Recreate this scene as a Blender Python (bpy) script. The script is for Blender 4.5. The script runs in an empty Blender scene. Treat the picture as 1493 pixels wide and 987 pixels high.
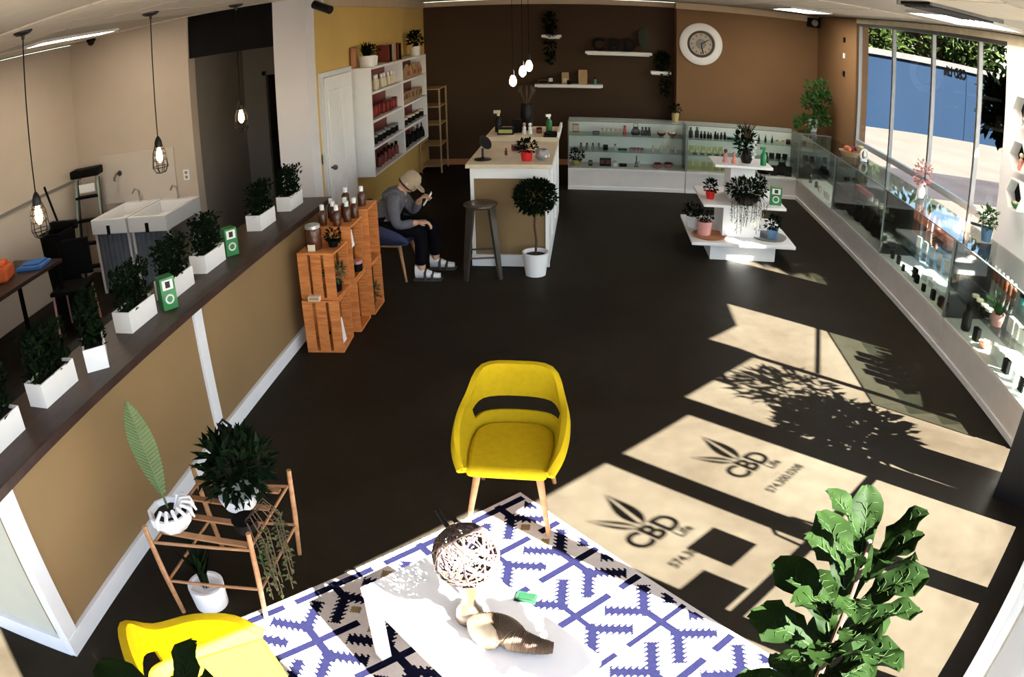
import bpy, bmesh, math, random
from mathutils import Vector, Matrix

PI = math.pi
sin, cos, rad = math.sin, math.cos, math.radians
scene = bpy.context.scene
COL = scene.collection

# ------------------------------------------------------------------ camera
CAM_Z = 2.5
YAW, PITCH, ROLL = -0.1115, 0.4257, 0.0184
cam_data = bpy.data.cameras.new('camera')
cam = bpy.data.objects.new('camera', cam_data)
COL.objects.link(cam)
fwd = Vector((sin(YAW) * cos(PITCH), cos(YAW) * cos(PITCH), -sin(PITCH)))
rgt = Vector((cos(YAW), -sin(YAW), 0))
dwn = fwd.cross(rgt)
r2 = cos(ROLL) * rgt + sin(ROLL) * dwn
d2 = -sin(ROLL) * rgt + cos(ROLL) * dwn
m = Matrix.Identity(4)
for i in range(3):
    m[i][0], m[i][1], m[i][2] = r2[i], -d2[i], -fwd[i]
m[2][3] = CAM_Z
cam.matrix_world = m
cam_data.type = 'PANO'
cam_data.clip_start = 0.02
cam_data.sensor_width = 36.0
cam_data.sensor_fit = 'HORIZONTAL'
cy = cam_data.cycles if hasattr(cam_data, 'cycles') and hasattr(cam_data.cycles, 'panorama_type') else cam_data
cy.panorama_type = 'FISHEYE_LENS_POLYNOMIAL'
cy.fisheye_fov = rad(170)
# wide security-camera lens:  r = f (th - 0.0951 th^3), f = 1103.66 px of a 1493 px wide sensor
F_MM = 1103.66 * 36.0 / 1493.0
K3 = 0.0951
cy.fisheye_polynomial_k0 = 0.0
cy.fisheye_polynomial_k1 = -0.99593 / F_MM
cy.fisheye_polynomial_k2 = -0.03916 / F_MM ** 2
cy.fisheye_polynomial_k3 = 0.02002 / F_MM ** 3
cy.fisheye_polynomial_k4 = -0.12008 / F_MM ** 4
scene.camera = cam

# ------------------------------------------------------------------ light
SUN_AZ, SUN_EL = rad(-34.5), rad(40.4)
to_sun = Vector((cos(SUN_EL) * cos(SUN_AZ), cos(SUN_EL) * sin(SUN_AZ), sin(SUN_EL)))
sun_d = bpy.data.lights.new('sun', 'SUN')
sun_d.energy = 270.0
sun_d.angle = rad(0.5)
sun_d.color = (1.0, 0.97, 0.90)
sun = bpy.data.objects.new('sun', sun_d)
sun.rotation_euler = to_sun.to_track_quat('Z', 'Y').to_euler()
sun.location = to_sun * 30
COL.objects.link(sun)

world = bpy.data.worlds.new('world')
scene.world = world
world.use_nodes = True
wn = world.node_tree
wn.nodes.clear()
sky = wn.nodes.new('ShaderNodeTexSky')
sky.sky_type = 'NISHITA'
sky.sun_disc = False
sky.sun_elevation = SUN_EL
sky.sun_rotation = PI / 2 - SUN_AZ
bg = wn.nodes.new('ShaderNodeBackground')
bg.inputs['Strength'].default_value = 0.8
wo = wn.nodes.new('ShaderNodeOutputWorld')
wn.links.new(sky.outputs[0], bg.inputs[0])
wn.links.new(bg.outputs[0], wo.inputs[0])

vs = scene.view_settings
vs.view_transform = 'Standard'
vs.look = 'None'
vs.exposure = 0.0
vs.gamma = 1.0
vs.use_curve_mapping = False

# ------------------------------------------------------------------ materials
MATS = {}


def mat(name, col, rough=0.6, metal=0.0, spec=0.4, var=0.12, scale=6.0, emit=None, bump=0.0, trans=0.0):
    if name in MATS:
        return MATS[name]
    M = bpy.data.materials.new(name)
    M.use_nodes = True
    nt = M.node_tree
    b = nt.nodes['Principled BSDF']
    tc = nt.nodes.new('ShaderNodeTexCoord')
    nz = nt.nodes.new('ShaderNodeTexNoise')
    nz.inputs['Scale'].default_value = scale
    nz.inputs['Detail'].default_value = 4
    nt.links.new(tc.outputs['Object'], nz.inputs['Vector'])
    cr = nt.nodes.new('ShaderNodeValToRGB')
    cr.color_ramp.elements[0].position = 0.3
    cr.color_ramp.elements[1].position = 0.7
    lo = [c * (1 - var) for c in col]
    hi = [min(1, c * (1 + var)) for c in col]
    cr.color_ramp.elements[0].color = (*lo, 1)
    cr.color_ramp.elements[1].color = (*hi, 1)
    nt.links.new(nz.outputs['Fac'], cr.inputs['Fac'])
    nt.links.new(cr.outputs['Color'], b.inputs['Base Color'])
    b.inputs['Roughness'].default_value = rough
    b.inputs['Metallic'].default_value = metal
    b.inputs['Specular IOR Level'].default_value = spec
    if trans:
        b.inputs['Transmission Weight'].default_value = trans
    if emit:
        b.inputs['Emission Color'].default_value = (*emit[0], 1)
        b.inputs['Emission Strength'].default_value = emit[1]
    if bump:
        bp = nt.nodes.new('ShaderNodeBump')
        bp.inputs['Strength'].default_value = bump
        bp.inputs['Distance'].default_value = 0.01
        n2 = nt.nodes.new('ShaderNodeTexNoise')
        n2.inputs['Scale'].default_value = scale * 8
        nt.links.new(tc.outputs['Object'], n2.inputs['Vector'])
        nt.links.new(n2.outputs['Fac'], bp.inputs['Height'])
        nt.links.new(bp.outputs['Normal'], b.inputs['Normal'])
    MATS[name] = M
    return M


def glass(name, tint=(0.96, 0.98, 0.97), refl=0.05, edge=0.6):
    M = bpy.data.materials.new(name)
    M.use_nodes = True
    nt = M.node_tree
    nt.nodes.clear()
    o = nt.nodes.new('ShaderNodeOutputMaterial')
    t = nt.nodes.new('ShaderNodeBsdfTransparent')
    t.inputs['Color'].default_value = (*tint, 1)
    g = nt.nodes.new('ShaderNodeBsdfGlossy')
    g.inputs['Roughness'].default_value = 0.02
    lw = nt.nodes.new('ShaderNodeLayerWeight')
    lw.inputs['Blend'].default_value = 0.25
    mr = nt.nodes.new('ShaderNodeMapRange')
    mr.inputs['To Min'].default_value = refl
    mr.inputs['To Max'].default_value = edge
    mx = nt.nodes.new('ShaderNodeMixShader')
    nt.links.new(lw.outputs['Fresnel'], mr.inputs['Value'])
    nt.links.new(mr.outputs['Result'], mx.inputs['Fac'])
    nt.links.new(t.outputs[0], mx.inputs[1])
    nt.links.new(g.outputs[0], mx.inputs[2])
    nt.links.new(mx.outputs[0], o.inputs['Surface'])
    MATS[name] = M
    return M


def floor_mat():
    M = bpy.data.materials.new('stained_concrete')
    M.use_nodes = True
    nt = M.node_tree
    b = nt.nodes['Principled BSDF']
    tc = nt.nodes.new('ShaderNodeTexCoord')
    n1 = nt.nodes.new('ShaderNodeTexNoise')
    n1.inputs['Scale'].default_value = 0.9
    n1.inputs['Detail'].default_value = 7
    n1.inputs['Roughness'].default_value = 0.62
    n1.inputs['Distortion'].default_value = 0.6
    nt.links.new(tc.outputs['Object'], n1.inputs['Vector'])
    cr = nt.nodes.new('ShaderNodeValToRGB')
    e = cr.color_ramp.elements
    e[0].position = 0.28
    e[0].color = (0.0135, 0.0100, 0.0066, 1)
    e[1].position = 0.72
    e[1].color = (0.026, 0.0222, 0.0158, 1)
    x = cr.color_ramp.elements.new(0.5)
    x.color = (0.0205, 0.0166, 0.0115, 1)
    nt.links.new(n1.outputs['Fac'], cr.inputs['Fac'])
    n2 = nt.nodes.new('ShaderNodeTexNoise')
    n2.inputs['Scale'].default_value = 9
    n2.inputs['Detail'].default_value = 6
    nt.links.new(tc.outputs['Object'], n2.inputs['Vector'])
    mx = nt.nodes.new('ShaderNodeMix')
    mx.data_type = 'RGBA'
    mx.blend_type = 'MULTIPLY'
    mx.inputs[0].default_value = 0.35
    nt.links.new(cr.outputs['Color'], mx.inputs[6])
    nt.links.new(n2.outputs['Fac'], mx.inputs[7])
    nt.links.new(mx.outputs[2], b.inputs['Base Color'])
    b.inputs['Roughness'].default_value = 0.48
    b.inputs['Specular IOR Level'].default_value = 0.03
    MATS['floor'] = M
    return M


def wood(name, c0, c1, scale=3.0, rough=0.5, axis=(1, 1, 8)):
    M = bpy.data.materials.new(name)
    M.use_nodes = True
    nt = M.node_tree
    b = nt.nodes['Principled BSDF']
    tc = nt.nodes.new('ShaderNodeTexCoord')
    mp = nt.nodes.new('ShaderNodeMapping')
    mp.inputs['Scale'].default_value = axis
    w = nt.nodes.new('ShaderNodeTexNoise')
    w.inputs['Scale'].default_value = scale
    w.inputs['Detail'].default_value = 6
    w.inputs['Distortion'].default_value = 1.2
    cr = nt.nodes.new('ShaderNodeValToRGB')
    cr.color_ramp.elements[0].position = 0.35
    cr.color_ramp.elements[1].position = 0.65
    cr.color_ramp.elements[0].color = (*c0, 1)
    cr.color_ramp.elements[1].color = (*c1, 1)
    nt.links.new(tc.outputs['Object'], mp.inputs['Vector'])
    nt.links.new(mp.outputs['Vector'], w.inputs['Vector'])
    nt.links.new(w.outputs['Fac'], cr.inputs['Fac'])
    nt.links.new(cr.outputs['Color'], b.inputs['Base Color'])
    b.inputs['Roughness'].default_value = rough
    b.inputs['Specular IOR Level'].default_value = 0.3
    MATS[name] = M
    return M


def leafmat(name, c0, c1, rough=0.6, spec=0.03):
    M = bpy.data.materials.new(name)
    M.use_nodes = True
    nt = M.node_tree
    nt.nodes.clear()
    o = nt.nodes.new('ShaderNodeOutputMaterial')
    b = nt.nodes.new('ShaderNodeBsdfPrincipled')
    tl = nt.nodes.new('ShaderNodeBsdfTranslucent')
    mx = nt.nodes.new('ShaderNodeMixShader')
    mx.inputs[0].default_value = 0.22
    tc = nt.nodes.new('ShaderNodeTexCoord')
    nz = nt.nodes.new('ShaderNodeTexNoise')
    nz.inputs['Scale'].default_value = 7
    cr = nt.nodes.new('ShaderNodeValToRGB')
    cr.color_ramp.elements[0].position = 0.35
    cr.color_ramp.elements[1].position = 0.65
    cr.color_ramp.elements[0].color = (*c0, 1)
    cr.color_ramp.elements[1].color = (*c1, 1)
    nt.links.new(tc.outputs['Object'], nz.inputs['Vector'])
    nt.links.new(nz.outputs['Fac'], cr.inputs['Fac'])
    nt.links.new(cr.outputs['Color'], b.inputs['Base Color'])
    nt.links.new(cr.outputs['Color'], tl.inputs['Color'])
    b.inputs['Roughness'].default_value = rough
    b.inputs['Specular IOR Level'].default_value = spec
    nt.links.new(b.outputs[0], mx.inputs[1])
    nt.links.new(tl.outputs[0], mx.inputs[2])
    nt.links.new(mx.outputs[0], o.inputs['Surface'])
    MATS[name] = M
    return M


floor_mat()
glass('window_glass', (0.97, 0.98, 0.98), 0.005, 0.07)
glass('case_glass', (0.95, 0.98, 0.96), 0.03, 0.38)
glass('shelf_glass', (0.88, 0.95, 0.92), 0.04, 0.4)
wood('crate_wood', (0.40, 0.125, 0.032), (0.60, 0.225, 0.065), 5)
wood('leg_wood', (0.24, 0.115, 0.052), (0.33, 0.175, 0.085), 4)
wood('counter_wood', (0.024, 0.012, 0.009), (0.042, 0.024, 0.018), 4, 0.45, (6, 1, 1))
wood('turned_wood', (0.030, 0.013, 0.0055), (0.050, 0.024, 0.011), 6)
leafmat('fig_leaf', (0.0018, 0.0050, 0.0009), (0.0050, 0.0112, 0.0021))
leafmat('dark_leaf', (0.003, 0.0075, 0.003), (0.007, 0.015, 0.005))
leafmat('mid_leaf', (0.025, 0.075, 0.020), (0.05, 0.13, 0.035))
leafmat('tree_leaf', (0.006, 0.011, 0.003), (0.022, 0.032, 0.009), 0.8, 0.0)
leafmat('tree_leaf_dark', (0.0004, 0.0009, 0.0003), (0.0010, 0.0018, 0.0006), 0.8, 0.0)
leafmat('trail_leaf', (0.04, 0.06, 0.02), (0.16, 0.17, 0.09))
mat('white', (0.82, 0.81, 0.81), 0.45, var=0.03)
mat('white_gloss', (0.82, 0.81, 0.80), 0.25, var=0.02)
mat('case_white', (0.70, 0.66, 0.64), 0.45, var=0.04)
mat('wall_white', (0.52, 0.43, 0.35), 0.8, var=0.04, scale=2)
mat('splash', (0.56, 0.48, 0.42), 0.5, var=0.02)
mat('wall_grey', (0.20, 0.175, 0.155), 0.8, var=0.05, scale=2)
mat('pillar_white', (0.74, 0.71, 0.74), 0.75, var=0.03, scale=2)
mat('mustard', (0.60, 0.40, 0.12), 0.75, var=0.08, scale=1.2)  # tan wall paint with the warm light on it put into the colour
mat('tan_wall_shaded', (0.046, 0.023, 0.009), 0.8, var=0.12, scale=1.2)  # same tan paint, shade of the recessed wall put into the colour
mat('tan_wall', (0.195, 0.105, 0.046), 0.8, var=0.06, scale=1.2)
mat('tan_panel', (0.195, 0.125, 0.055), 0.7, var=0.05, scale=1.5)
mat('pale_panel', (0.46, 0.47, 0.40), 0.6, var=0.03)
mat('trim_white', (0.70, 0.71, 0.74), 0.5, var=0.03)
mat('crown', (0.55, 0.42, 0.28), 0.6, var=0.05)
mat('ceiling_tile', (0.72, 0.64, 0.54), 0.9, var=0.06, scale=9, bump=0.2)
mat('ceiling_grid', (0.50, 0.45, 0.38), 0.7, var=0.04)
mat('black', (0.004, 0.0035, 0.0035), 0.6, var=0.2, spec=0.1)
mat('black_satin', (0.006, 0.0055, 0.006), 0.35, var=0.2, spec=0.2)
mat('black_metal', (0.015, 0.014, 0.014), 0.4, metal=0.3)
mat('bronze', (0.10, 0.085, 0.075), 0.35, metal=0.7)
mat('chrome', (0.6, 0.6, 0.6), 0.2, metal=1.0)
mat('alu', (0.55, 0.54, 0.52), 0.35, metal=0.6)
mat('frame_white', (0.30, 0.30, 0.30), 0.45, var=0.03)
mat('frame_dark', (0.05, 0.045, 0.045), 0.5)
mat('yellow_fabric', (0.37, 0.262, 0.008), 0.85, var=0.06, scale=30, bump=0.15, spec=0.02)
mat('navy_fabric', (0.02, 0.025, 0.07), 0.85, var=0.1, scale=30, bump=0.15)
mat('rug_white', (0.42, 0.38, 0.36), 0.95, var=0.05, scale=60, bump=0.4, spec=0.1)
mat('rug_navy', (0.0030, 0.0030, 0.0105), 0.95, spec=0.02, var=0.15, scale=60, bump=0.4)
mat('rug_yellow', (0.14, 0.10, 0.045), 0.95, var=0.1, scale=40, bump=0.4, spec=0.1)
mat('straw', (0.060, 0.040, 0.020), 0.8, var=0.2, scale=20)
mat('straw_dark', (0.040, 0.019, 0.009), 0.8, var=0.25, scale=20)
mat('wicker_red', (0.022, 0.006, 0.0035), 0.7, var=0.3, scale=30)
mat('wicker_pink', (0.035, 0.021, 0.017), 0.7, var=0.3, scale=30)
mat('wicker_purple', (0.013, 0.004, 0.010), 0.7, var=0.3, scale=30)
mat('green_card', (0.0018, 0.016, 0.006), 0.5)
mat('green_pack', (0.02, 0.17, 0.05), 0.45)
mat('green_glass', (0.01, 0.20, 0.06), 0.2)
mat('leaf_vein', (0.008, 0.015, 0.004), 0.6, spec=0.05)
mat('soil', (0.006, 0.004, 0.003), 0.95)
mat('bark', (0.06, 0.035, 0.02), 0.9)
mat('red_pot', (0.50, 0.012, 0.012), 0.4)
mat('pink_pot', (0.62, 0.30, 0.28), 0.5)
mat('blue_pot', (0.07, 0.15, 0.26), 0.4)
mat('terracotta', (0.40, 0.17, 0.08), 0.7)
mat('yellow_pot', (0.42, 0.34, 0.14), 0.6)
mat('skin', (0.50, 0.29, 0.20), 0.6)
mat('grey_knit', (0.10, 0.10, 0.12), 0.9, var=0.15, scale=40)
mat('dark_cloth', (0.004, 0.004, 0.006), 0.9, spec=0.05)
mat('cap_tan', (0.34, 0.26, 0.18), 0.85)
mat('hair_dark', (0.012, 0.008, 0.006), 0.8)
mat('sock_white', (0.62, 0.60, 0.60), 0.9)
mat('sandal', (0.03, 0.025, 0.025), 0.7)
mat('orange', (0.55, 0.10, 0.02), 0.6)
mat('blue_cloth', (0.04, 0.14, 0.38), 0.7)
mat('curtain_blue', (0.13, 0.15, 0.18), 0.8)
mat('amber_glass', (0.07, 0.022, 0.010), 0.2)
mat('cream', (0.62, 0.54, 0.40), 0.6)
mat('kraft', (0.40, 0.26, 0.13), 0.7)
mat('grey_item', (0.22, 0.22, 0.22), 0.5)
mat('red_item', (0.40, 0.04, 0.03), 0.5)
mat('salmon_item', (0.60, 0.22, 0.16), 0.5)
mat('orange_item', (0.62, 0.16, 0.05), 0.5)
mat('yellowgreen', (0.36, 0.38, 0.12), 0.5)
mat('teal_item', (0.05, 0.20, 0.20), 0.4)
mat('rose_item', (0.45, 0.20, 0.20), 0.5)
mat('maroon_item', (0.14, 0.02, 0.015), 0.5)
mat('paper', (0.75, 0.74, 0.72), 0.8, var=0.02)
mat('decal_dark', (0.02, 0.016, 0.014), 0.7)
mat('bulb', (1.0, 0.75, 0.45), 0.3, emit=((1.0, 0.62, 0.28), 26.0))
mat('bulb_hot', (1.0, 0.85, 0.75), 0.3, emit=((1.0, 0.72, 0.55), 30.0))
mat('diffuser', (0.9, 0.88, 0.8), 0.5, emit=((1.0, 0.90, 0.74), 26.0))
mat('pavement', (0.020, 0.0175, 0.015), 0.9, spec=0.02, var=0.1, scale=0.7)
mat('asphalt', (0.007, 0.0062, 0.0068), 0.9, spec=0.02, var=0.2, scale=0.8)
mat('blue_render', (0.0024, 0.0056, 0.0118), 0.9, spec=0.02, var=0.05, scale=0.5)
mat('coping', (0.03, 0.027, 0.026), 0.8, spec=0.02)
mat('plaster_ext', (0.35, 0.32, 0.28), 0.9)
mat('glass_edge', (0.16, 0.19, 0.17), 0.3)
mat('clock_face', (0.42, 0.36, 0.30), 0.6)
mat('clock_dark', (0.05, 0.04, 0.035), 0.6)
mat('leaf_metal', (0.075, 0.12, 0.045), 0.5)
mat('dark_green_metal', (0.010, 0.018, 0.008), 0.6)
mat('rail_green', (0.22, 0.25, 0.20), 0.5)


# ------------------------------------------------------------------ mesh building
class MB:
    def __init__(s):
        s.v, s.f, s.mi = [], [], []

    def add(s, vs_, fs, mi=0):
        o = len(s.v)
        s.v += [tuple(p) for p in vs_]
        s.f += [tuple(i + o for i in f) for f in fs]
        s.mi += [mi] * len(fs)
        return s

    def box(s, x0, x1, y0, y1, z0, z1, mi=0):
        return s.add([(x0, y0, z0), (x1, y0, z0), (x1, y1, z0), (x0, y1, z0), (x0, y0, z1), (x1, y0, z1), (x1, y1, z1), (x0, y1, z1)],
                     [(0, 3, 2, 1), (4, 5, 6, 7), (0, 1, 5, 4), (1, 2, 6, 5), (2, 3, 7, 6), (3, 0, 4, 7)], mi)

    def obox(s, c, size, M=None, mi=0):
        a, b, d = size[0] / 2, size[1] / 2, size[2] / 2
        P = [Vector(p) for p in [(-a, -b, -d), (a, -b, -d), (a, b, -d), (-a, b, -d), (-a, -b, d), (a, -b, d), (a, b, d), (-a, b, d)]]
        if M is not None:
            P = [M @ p for p in P]
        c = Vector(c)
        return s.add([p + c for p in P], [(0, 3, 2, 1), (4, 5, 6, 7), (0, 1, 5, 4), (1, 2, 6, 5), (2, 3, 7, 6), (3, 0, 4, 7)], mi)

    def lathe(s, prof, c=(0, 0, 0), n=20, mi=0, sx=1, sy=1):
        o = []
        for r, z in prof:
            for k in range(n):
                t = 2 * PI * k / n
                o.append((c[0] + r * cos(t) * sx, c[1] + r * sin(t) * sy, c[2] + z))
        fs = []
        for i in range(len(prof) - 1):
            for k in range(n):
                a, b = i * n + k, i * n + (k + 1) % n
                fs.append((a, b, b + n, a + n))
        if prof[0][0] > 1e-5:
            fs.append(tuple(range(n - 1, -1, -1)))
        if prof[-1][0] > 1e-5:
            fs.append(tuple((len(prof) - 1) * n + k for k in range(n)))
        return s.add(o, fs, mi)

    def tube(s, pts, r, n=8, mi=0, closed=False):
        pts = [Vector(p) for p in pts]
        rs = r if isinstance(r, (list, tuple)) else [r] * len(pts)
        o, fs = [], []
        up = None
        L = len(pts)
        for i, p in enumerate(pts):
            if closed:
                d = pts[(i + 1) % L] - pts[i - 1]
            else:
                d = pts[min(i + 1, L - 1)] - pts[max(i - 1, 0)]
            d.normalize()
            if up is None:
                up = Vector((0, 0, 1)) if abs(d.z) < 0.9 else Vector((1, 0, 0))
            a = d.cross(up)
            if a.length < 1e-6:
                a = d.cross(Vector((0.3, 1, 0.2)))
            a.normalize()
            b = d.cross(a)
            up = -b
            up = a.cross(d)
            for k in range(n):
                t = 2 * PI * k / n
                o.append(p + (a * cos(t) + b * sin(t)) * rs[i])
        for i in range(L if closed else L - 1):
            for k in range(n):
                A, B = i * n + k, i * n + (k + 1) % n
                C, D = ((i + 1) % L) * n + (k + 1) % n, ((i + 1) % L) * n + k
                fs.append((A, B, C, D))
        if not closed:
            fs.append(tuple(range(n - 1, -1, -1)))
            fs.append(tuple((L - 1) * n + k for k in range(n)))
        return s.add(o, fs, mi)

    def prism(s, poly, z0, z1, mi=0, M=None):
        n = len(poly)
        P = [Vector((x, y, z0)) for x, y in poly] + [Vector((x, y, z1)) for x, y in poly]
        if M is not None:
            P = [M @ p for p in P]
        fs = [tuple(range(n - 1, -1, -1)), tuple(range(n, 2 * n))]
        fs += [(i, (i + 1) % n, n + (i + 1) % n, n + i) for i in range(n)]
        return s.add(P, fs, mi)

    def sphere(s, c, r, n=14, m_=9, mi=0, sz=1.0):
        prof = [(max(1e-6, r * sin(PI * i / m_)), -r * sz * cos(PI * i / m_)) for i in range(m_ + 1)]
        return s.lathe(prof, c, n, mi)

    def leaf(s, base, d, L, w, up=Vector((0, 0, 1)), bend=0.25, mi=0, seg=2):
        d = Vector(d).normalized()
        side = d.cross(up)
        if side.length < 1e-4:
            side = d.cross(Vector((1, 0, 0)))
        side.normalize()
        nrm = side.cross(d).normalized()
        b = Vector(base)
        if seg == 2:
            p1 = b + d * L * 0.5 + nrm * L * bend * 0.4
            p2 = b + d * L - nrm * L * bend * 0.3
            s.add([b, p1 + side * w / 2, p2, p1 - side * w / 2], [(0, 1, 2, 3)], mi)
        return s

    def build(s, name, mats, parent=None, smooth=False, bevel=0, origin=None, mesh_only=False):
        me = bpy.data.meshes.new(name)
        off = Vector(origin) if origin is not None else Vector((0, 0, 0))
        me.from_pydata([(p[0] - off.x, p[1] - off.y, p[2] - off.z) for p in s.v], [], s.f)
        if not isinstance(mats, (list, tuple)):
            mats = [mats]
        for q in mats:
            me.materials.append(MATS[q])
        if len(mats) > 1:
            me.polygons.foreach_set('material_index', s.mi)
        if smooth:
            me.polygons.foreach_set('use_smooth', [True] * len(me.polygons))
        me.update()
        if mesh_only:
            return me
        ob = bpy.data.objects.new(name, me)
        COL.objects.link(ob)
        if parent is not None:
            ob.parent = parent
        ob.location = off
        if parent is not None and origin is None:
            ob.location = (0, 0, 0)
        if bevel:
            md = ob.modifiers.new('bevel', 'BEVEL')
            md.width = bevel
            md.segments = 2
            md.limit_method = 'ANGLE'
        if smooth:
            try:
                me.set_sharp_from_angle(angle=rad(40))
            except Exception:
                pass
        return ob


def tag(o, label, cat=None, group=None, kind=None):
    o['label'] = label
    if cat:
        o['category'] = cat
    if group:
        o['group'] = group
    if kind:
        o['kind'] = kind
    return o


def thing(name, label, cat, loc=(0, 0, 0), rz=0.0, group=None, kind=None):
    o = bpy.data.objects.new(name, None)
    o.empty_display_size = 0.1
    COL.objects.link(o)
    o.location = loc
    o.rotation_euler = (0, 0, rz)
    return tag(o, label, cat, group, kind)


def struct(name, mb, m_, label, cat, bevel=0):
    return tag(mb.build(name, m_, bevel=bevel), label, cat, kind='structure')


def single(name, mb, m_, label, cat, loc=(0, 0, 0), rz=0.0, group=None, smooth=False, bevel=0):
    o = mb.build(name, m_, smooth=smooth, bevel=bevel)
    o.location = loc
    o.rotation_euler = (0, 0, rz)
    return tag(o, label, cat, group)


def link_copy(o, parent=None):
    c = o.copy()
    COL.objects.link(c)
    if parent is not None:
        c.parent = parent
    return c


def copy_tree(o, parent=None):
    c = link_copy(o, parent)
    for ch in list(o.children):
        copy_tree(ch, c)
    return c


def inst(name, me, parent=None, loc=(0, 0, 0), rz=0.0):
    o = bpy.data.objects.new(name, me)
    COL.objects.link(o)
    if parent is not None:
        o.parent = parent
    o.location = loc
    o.rotation_euler = (0, 0, rz)
    return o


def text_mesh(txt, size, extrude=0.0, offset=0.0, name='lettering', m_='decal_dark', align='CENTER'):
    cu = bpy.data.curves.new(name, 'FONT')
    cu.body = txt
    cu.size = size
    cu.extrude = extrude
    cu.offset = offset
    cu.align_x = align
    cu.align_y = 'CENTER'
    cu.resolution_u = 3
    ob = bpy.data.objects.new(name, cu)
    COL.objects.link(ob)
    dg = bpy.context.evaluated_depsgraph_get()
    me = bpy.data.meshes.new_from_object(ob.evaluated_get(dg))
    bpy.data.objects.remove(ob)
    me.materials.clear()
    me.materials.append(MATS[m_])
    return me


# ------------------------------------------------------------------ the setting
XW = 3.88                       # glass plane of the side windows
YF = 12.64                      # back wall
ZC = 2.90                       # ceiling
B_ = rad(47)
U = Vector((cos(B_), sin(B_), 0))           # along the diagonal storefront
N = Vector((sin(B_), -cos(B_), 0))          # outwards
D0 = 0.107


def W(s, d, z):
    """point on the diagonal storefront: s along it, d outwards from the glass, z up"""
    return U * s + N * (D0 + d) + Vector((0, 0, z))


MS = Matrix(((U.x, N.x, 0), (U.y, N.y, 0), (0, 0, 1)))      # local (s, d, z) -> world directions


def sbox(mb, s0, s1, d0, d1, z0, z1, mi=0):
    c = W((s0 + s1) / 2, (d0 + d1) / 2, (z0 + z1) / 2)
    return mb.obox(c, (s1 - s0, d1 - d0, z1 - z0), MS, mi)


S_LO, S_HI = 0.0, 5.573
c_hi = W(S_HI, 0.1, 0)
c_lo = W(S_LO, 0.1, 0)
YFR = -0.10                     # inner face of the front wall left of the camera
XLEFT = -6.0
floor_poly = [(c_hi.x + 0.15, c_hi.y), (c_hi.x + 0.15, YF + 0.2), (XLEFT - 0.15, YF + 0.2), (XLEFT - 0.15, YFR - 0.12), (c_lo.x, YFR - 0.12)]
struct('floor', MB().prism(floor_poly, -0.12, 0.0), 'floor', 'dark brown stained polished concrete floor of the shop', 'floor')
ceil = struct('ceiling', MB().prism(floor_poly, ZC + 0.012, ZC + 0.14), 'ceiling_grid', 'cream suspended ceiling with square tiles', 'ceiling')
tile_me = MB().box(-0.295, 0.295, -0.595, 0.595, 0, 0.012).build('ceiling_tile', 'ceiling_tile', mesh_only=True)
LIGHTS = [(2.95, 10.36), (3.10, 5.62), (-4.75, 5.75)]
for i in range(-10, 7):
    for j in range(3, 11):
        x, y = 0.05 + i * 0.61, 0.35 + j * 1.22
        if x > 3.5 or x < -5.6 or y > YF - 0.6 or (y < x * 1.07 + 1.2):
            continue
        if any(abs(x - a) < 0.62 and abs(y - b) < 1.25 for a, b in LIGHTS):
            continue
        inst('ceiling_tile', tile_me, ceil, (x, y, ZC))

# back wall: recessed part on the left with shade in its paint, tan part stepping forward on the right
struct('wall_back', MB().box(-2.82, 1.40, YF, YF + 0.15, 0, ZC), 'tan_wall_shaded', 'back wall behind the floating shelves, its shade painted dark brown', 'wall')
struct('wall_back_right', MB().box(1.38, 4.05, YF - 0.35, YF + 0.15, 0, ZC), 'tan_wall', 'tan back wall carrying the round clock', 'wall')
struct('baseboard_back', MB().box(-2.80, 1.38, YF - 0.015, YF, 0, 0.10), 'terracotta', 'reddish brown baseboard along the dark back wall', 'baseboard')
struct('trim_1', MB().box(-2.80, 1.38, YF - 0.05, YF, 2.81, ZC), 'crown', 'wooden crown board above the dark back wall', 'trim')
struct('trim_2', MB().box(1.36, 3.86, YF - 0.40, YF - 0.35, 2.79, ZC), 'crown', 'wooden crown board above the tan back wall', 'trim')
# left wall: mustard from painted light, with door
struct('wall_left', MB().box(-3.02, -2.82, 7.40, YF + 0.1, 0, ZC), 'mustard', 'left wall behind the bookcase, its warm light painted mustard yellow', 'wall')
struct('trim_3', MB().box(-2.82, -2.785, 7.40, YF - 0.05, 2.80, ZC), 'crown', 'cream crown board on top of the mustard wall', 'trim')
struct('trim_4', MB().box(-3.18, -2.815, 7.15, 7.40, 0, ZC), 'pillar_white', 'white square pillar at the far end of the counter', 'pillar')
# back room
struct('wall_back_room', MB().box(-6.0, -4.22, 7.12, 7.27, 0, ZC), 'wall_white', 'off white wall behind the two sinks', 'wall')
struct('wall_far_left', MB().box(-6.15, -6.0, YFR - 0.12, 9.0, 0, ZC), 'wall_white', 'off white far left wall of the work area', 'wall')
struct('trim_5', MB().box(-6.0, -5.985, 1.0, 7.12, 1.20, 1.235), 'wall_grey', 'thin rail along the far left wall', 'trim')
struct('trim_6', MB().box(-5.62, -4.5, 7.10, 7.12, 0.86, 1.45), 'splash', 'pale splash panel above the two sinks', 'panel')
struct('wall_header', MB().box(-4.22, -3.18, 7.15, 7.25, 2.42, ZC), 'black', 'black header over the corridor opening', 'header')
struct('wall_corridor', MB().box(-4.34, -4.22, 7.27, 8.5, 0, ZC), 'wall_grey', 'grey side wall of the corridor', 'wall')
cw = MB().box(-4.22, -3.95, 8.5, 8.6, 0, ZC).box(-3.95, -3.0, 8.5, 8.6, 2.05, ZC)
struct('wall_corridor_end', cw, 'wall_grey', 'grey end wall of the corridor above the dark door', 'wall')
d = thing('door_4', 'dark door at the end of the corridor', 'door', (-3.5, 8.53, 0), kind='structure')
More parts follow.
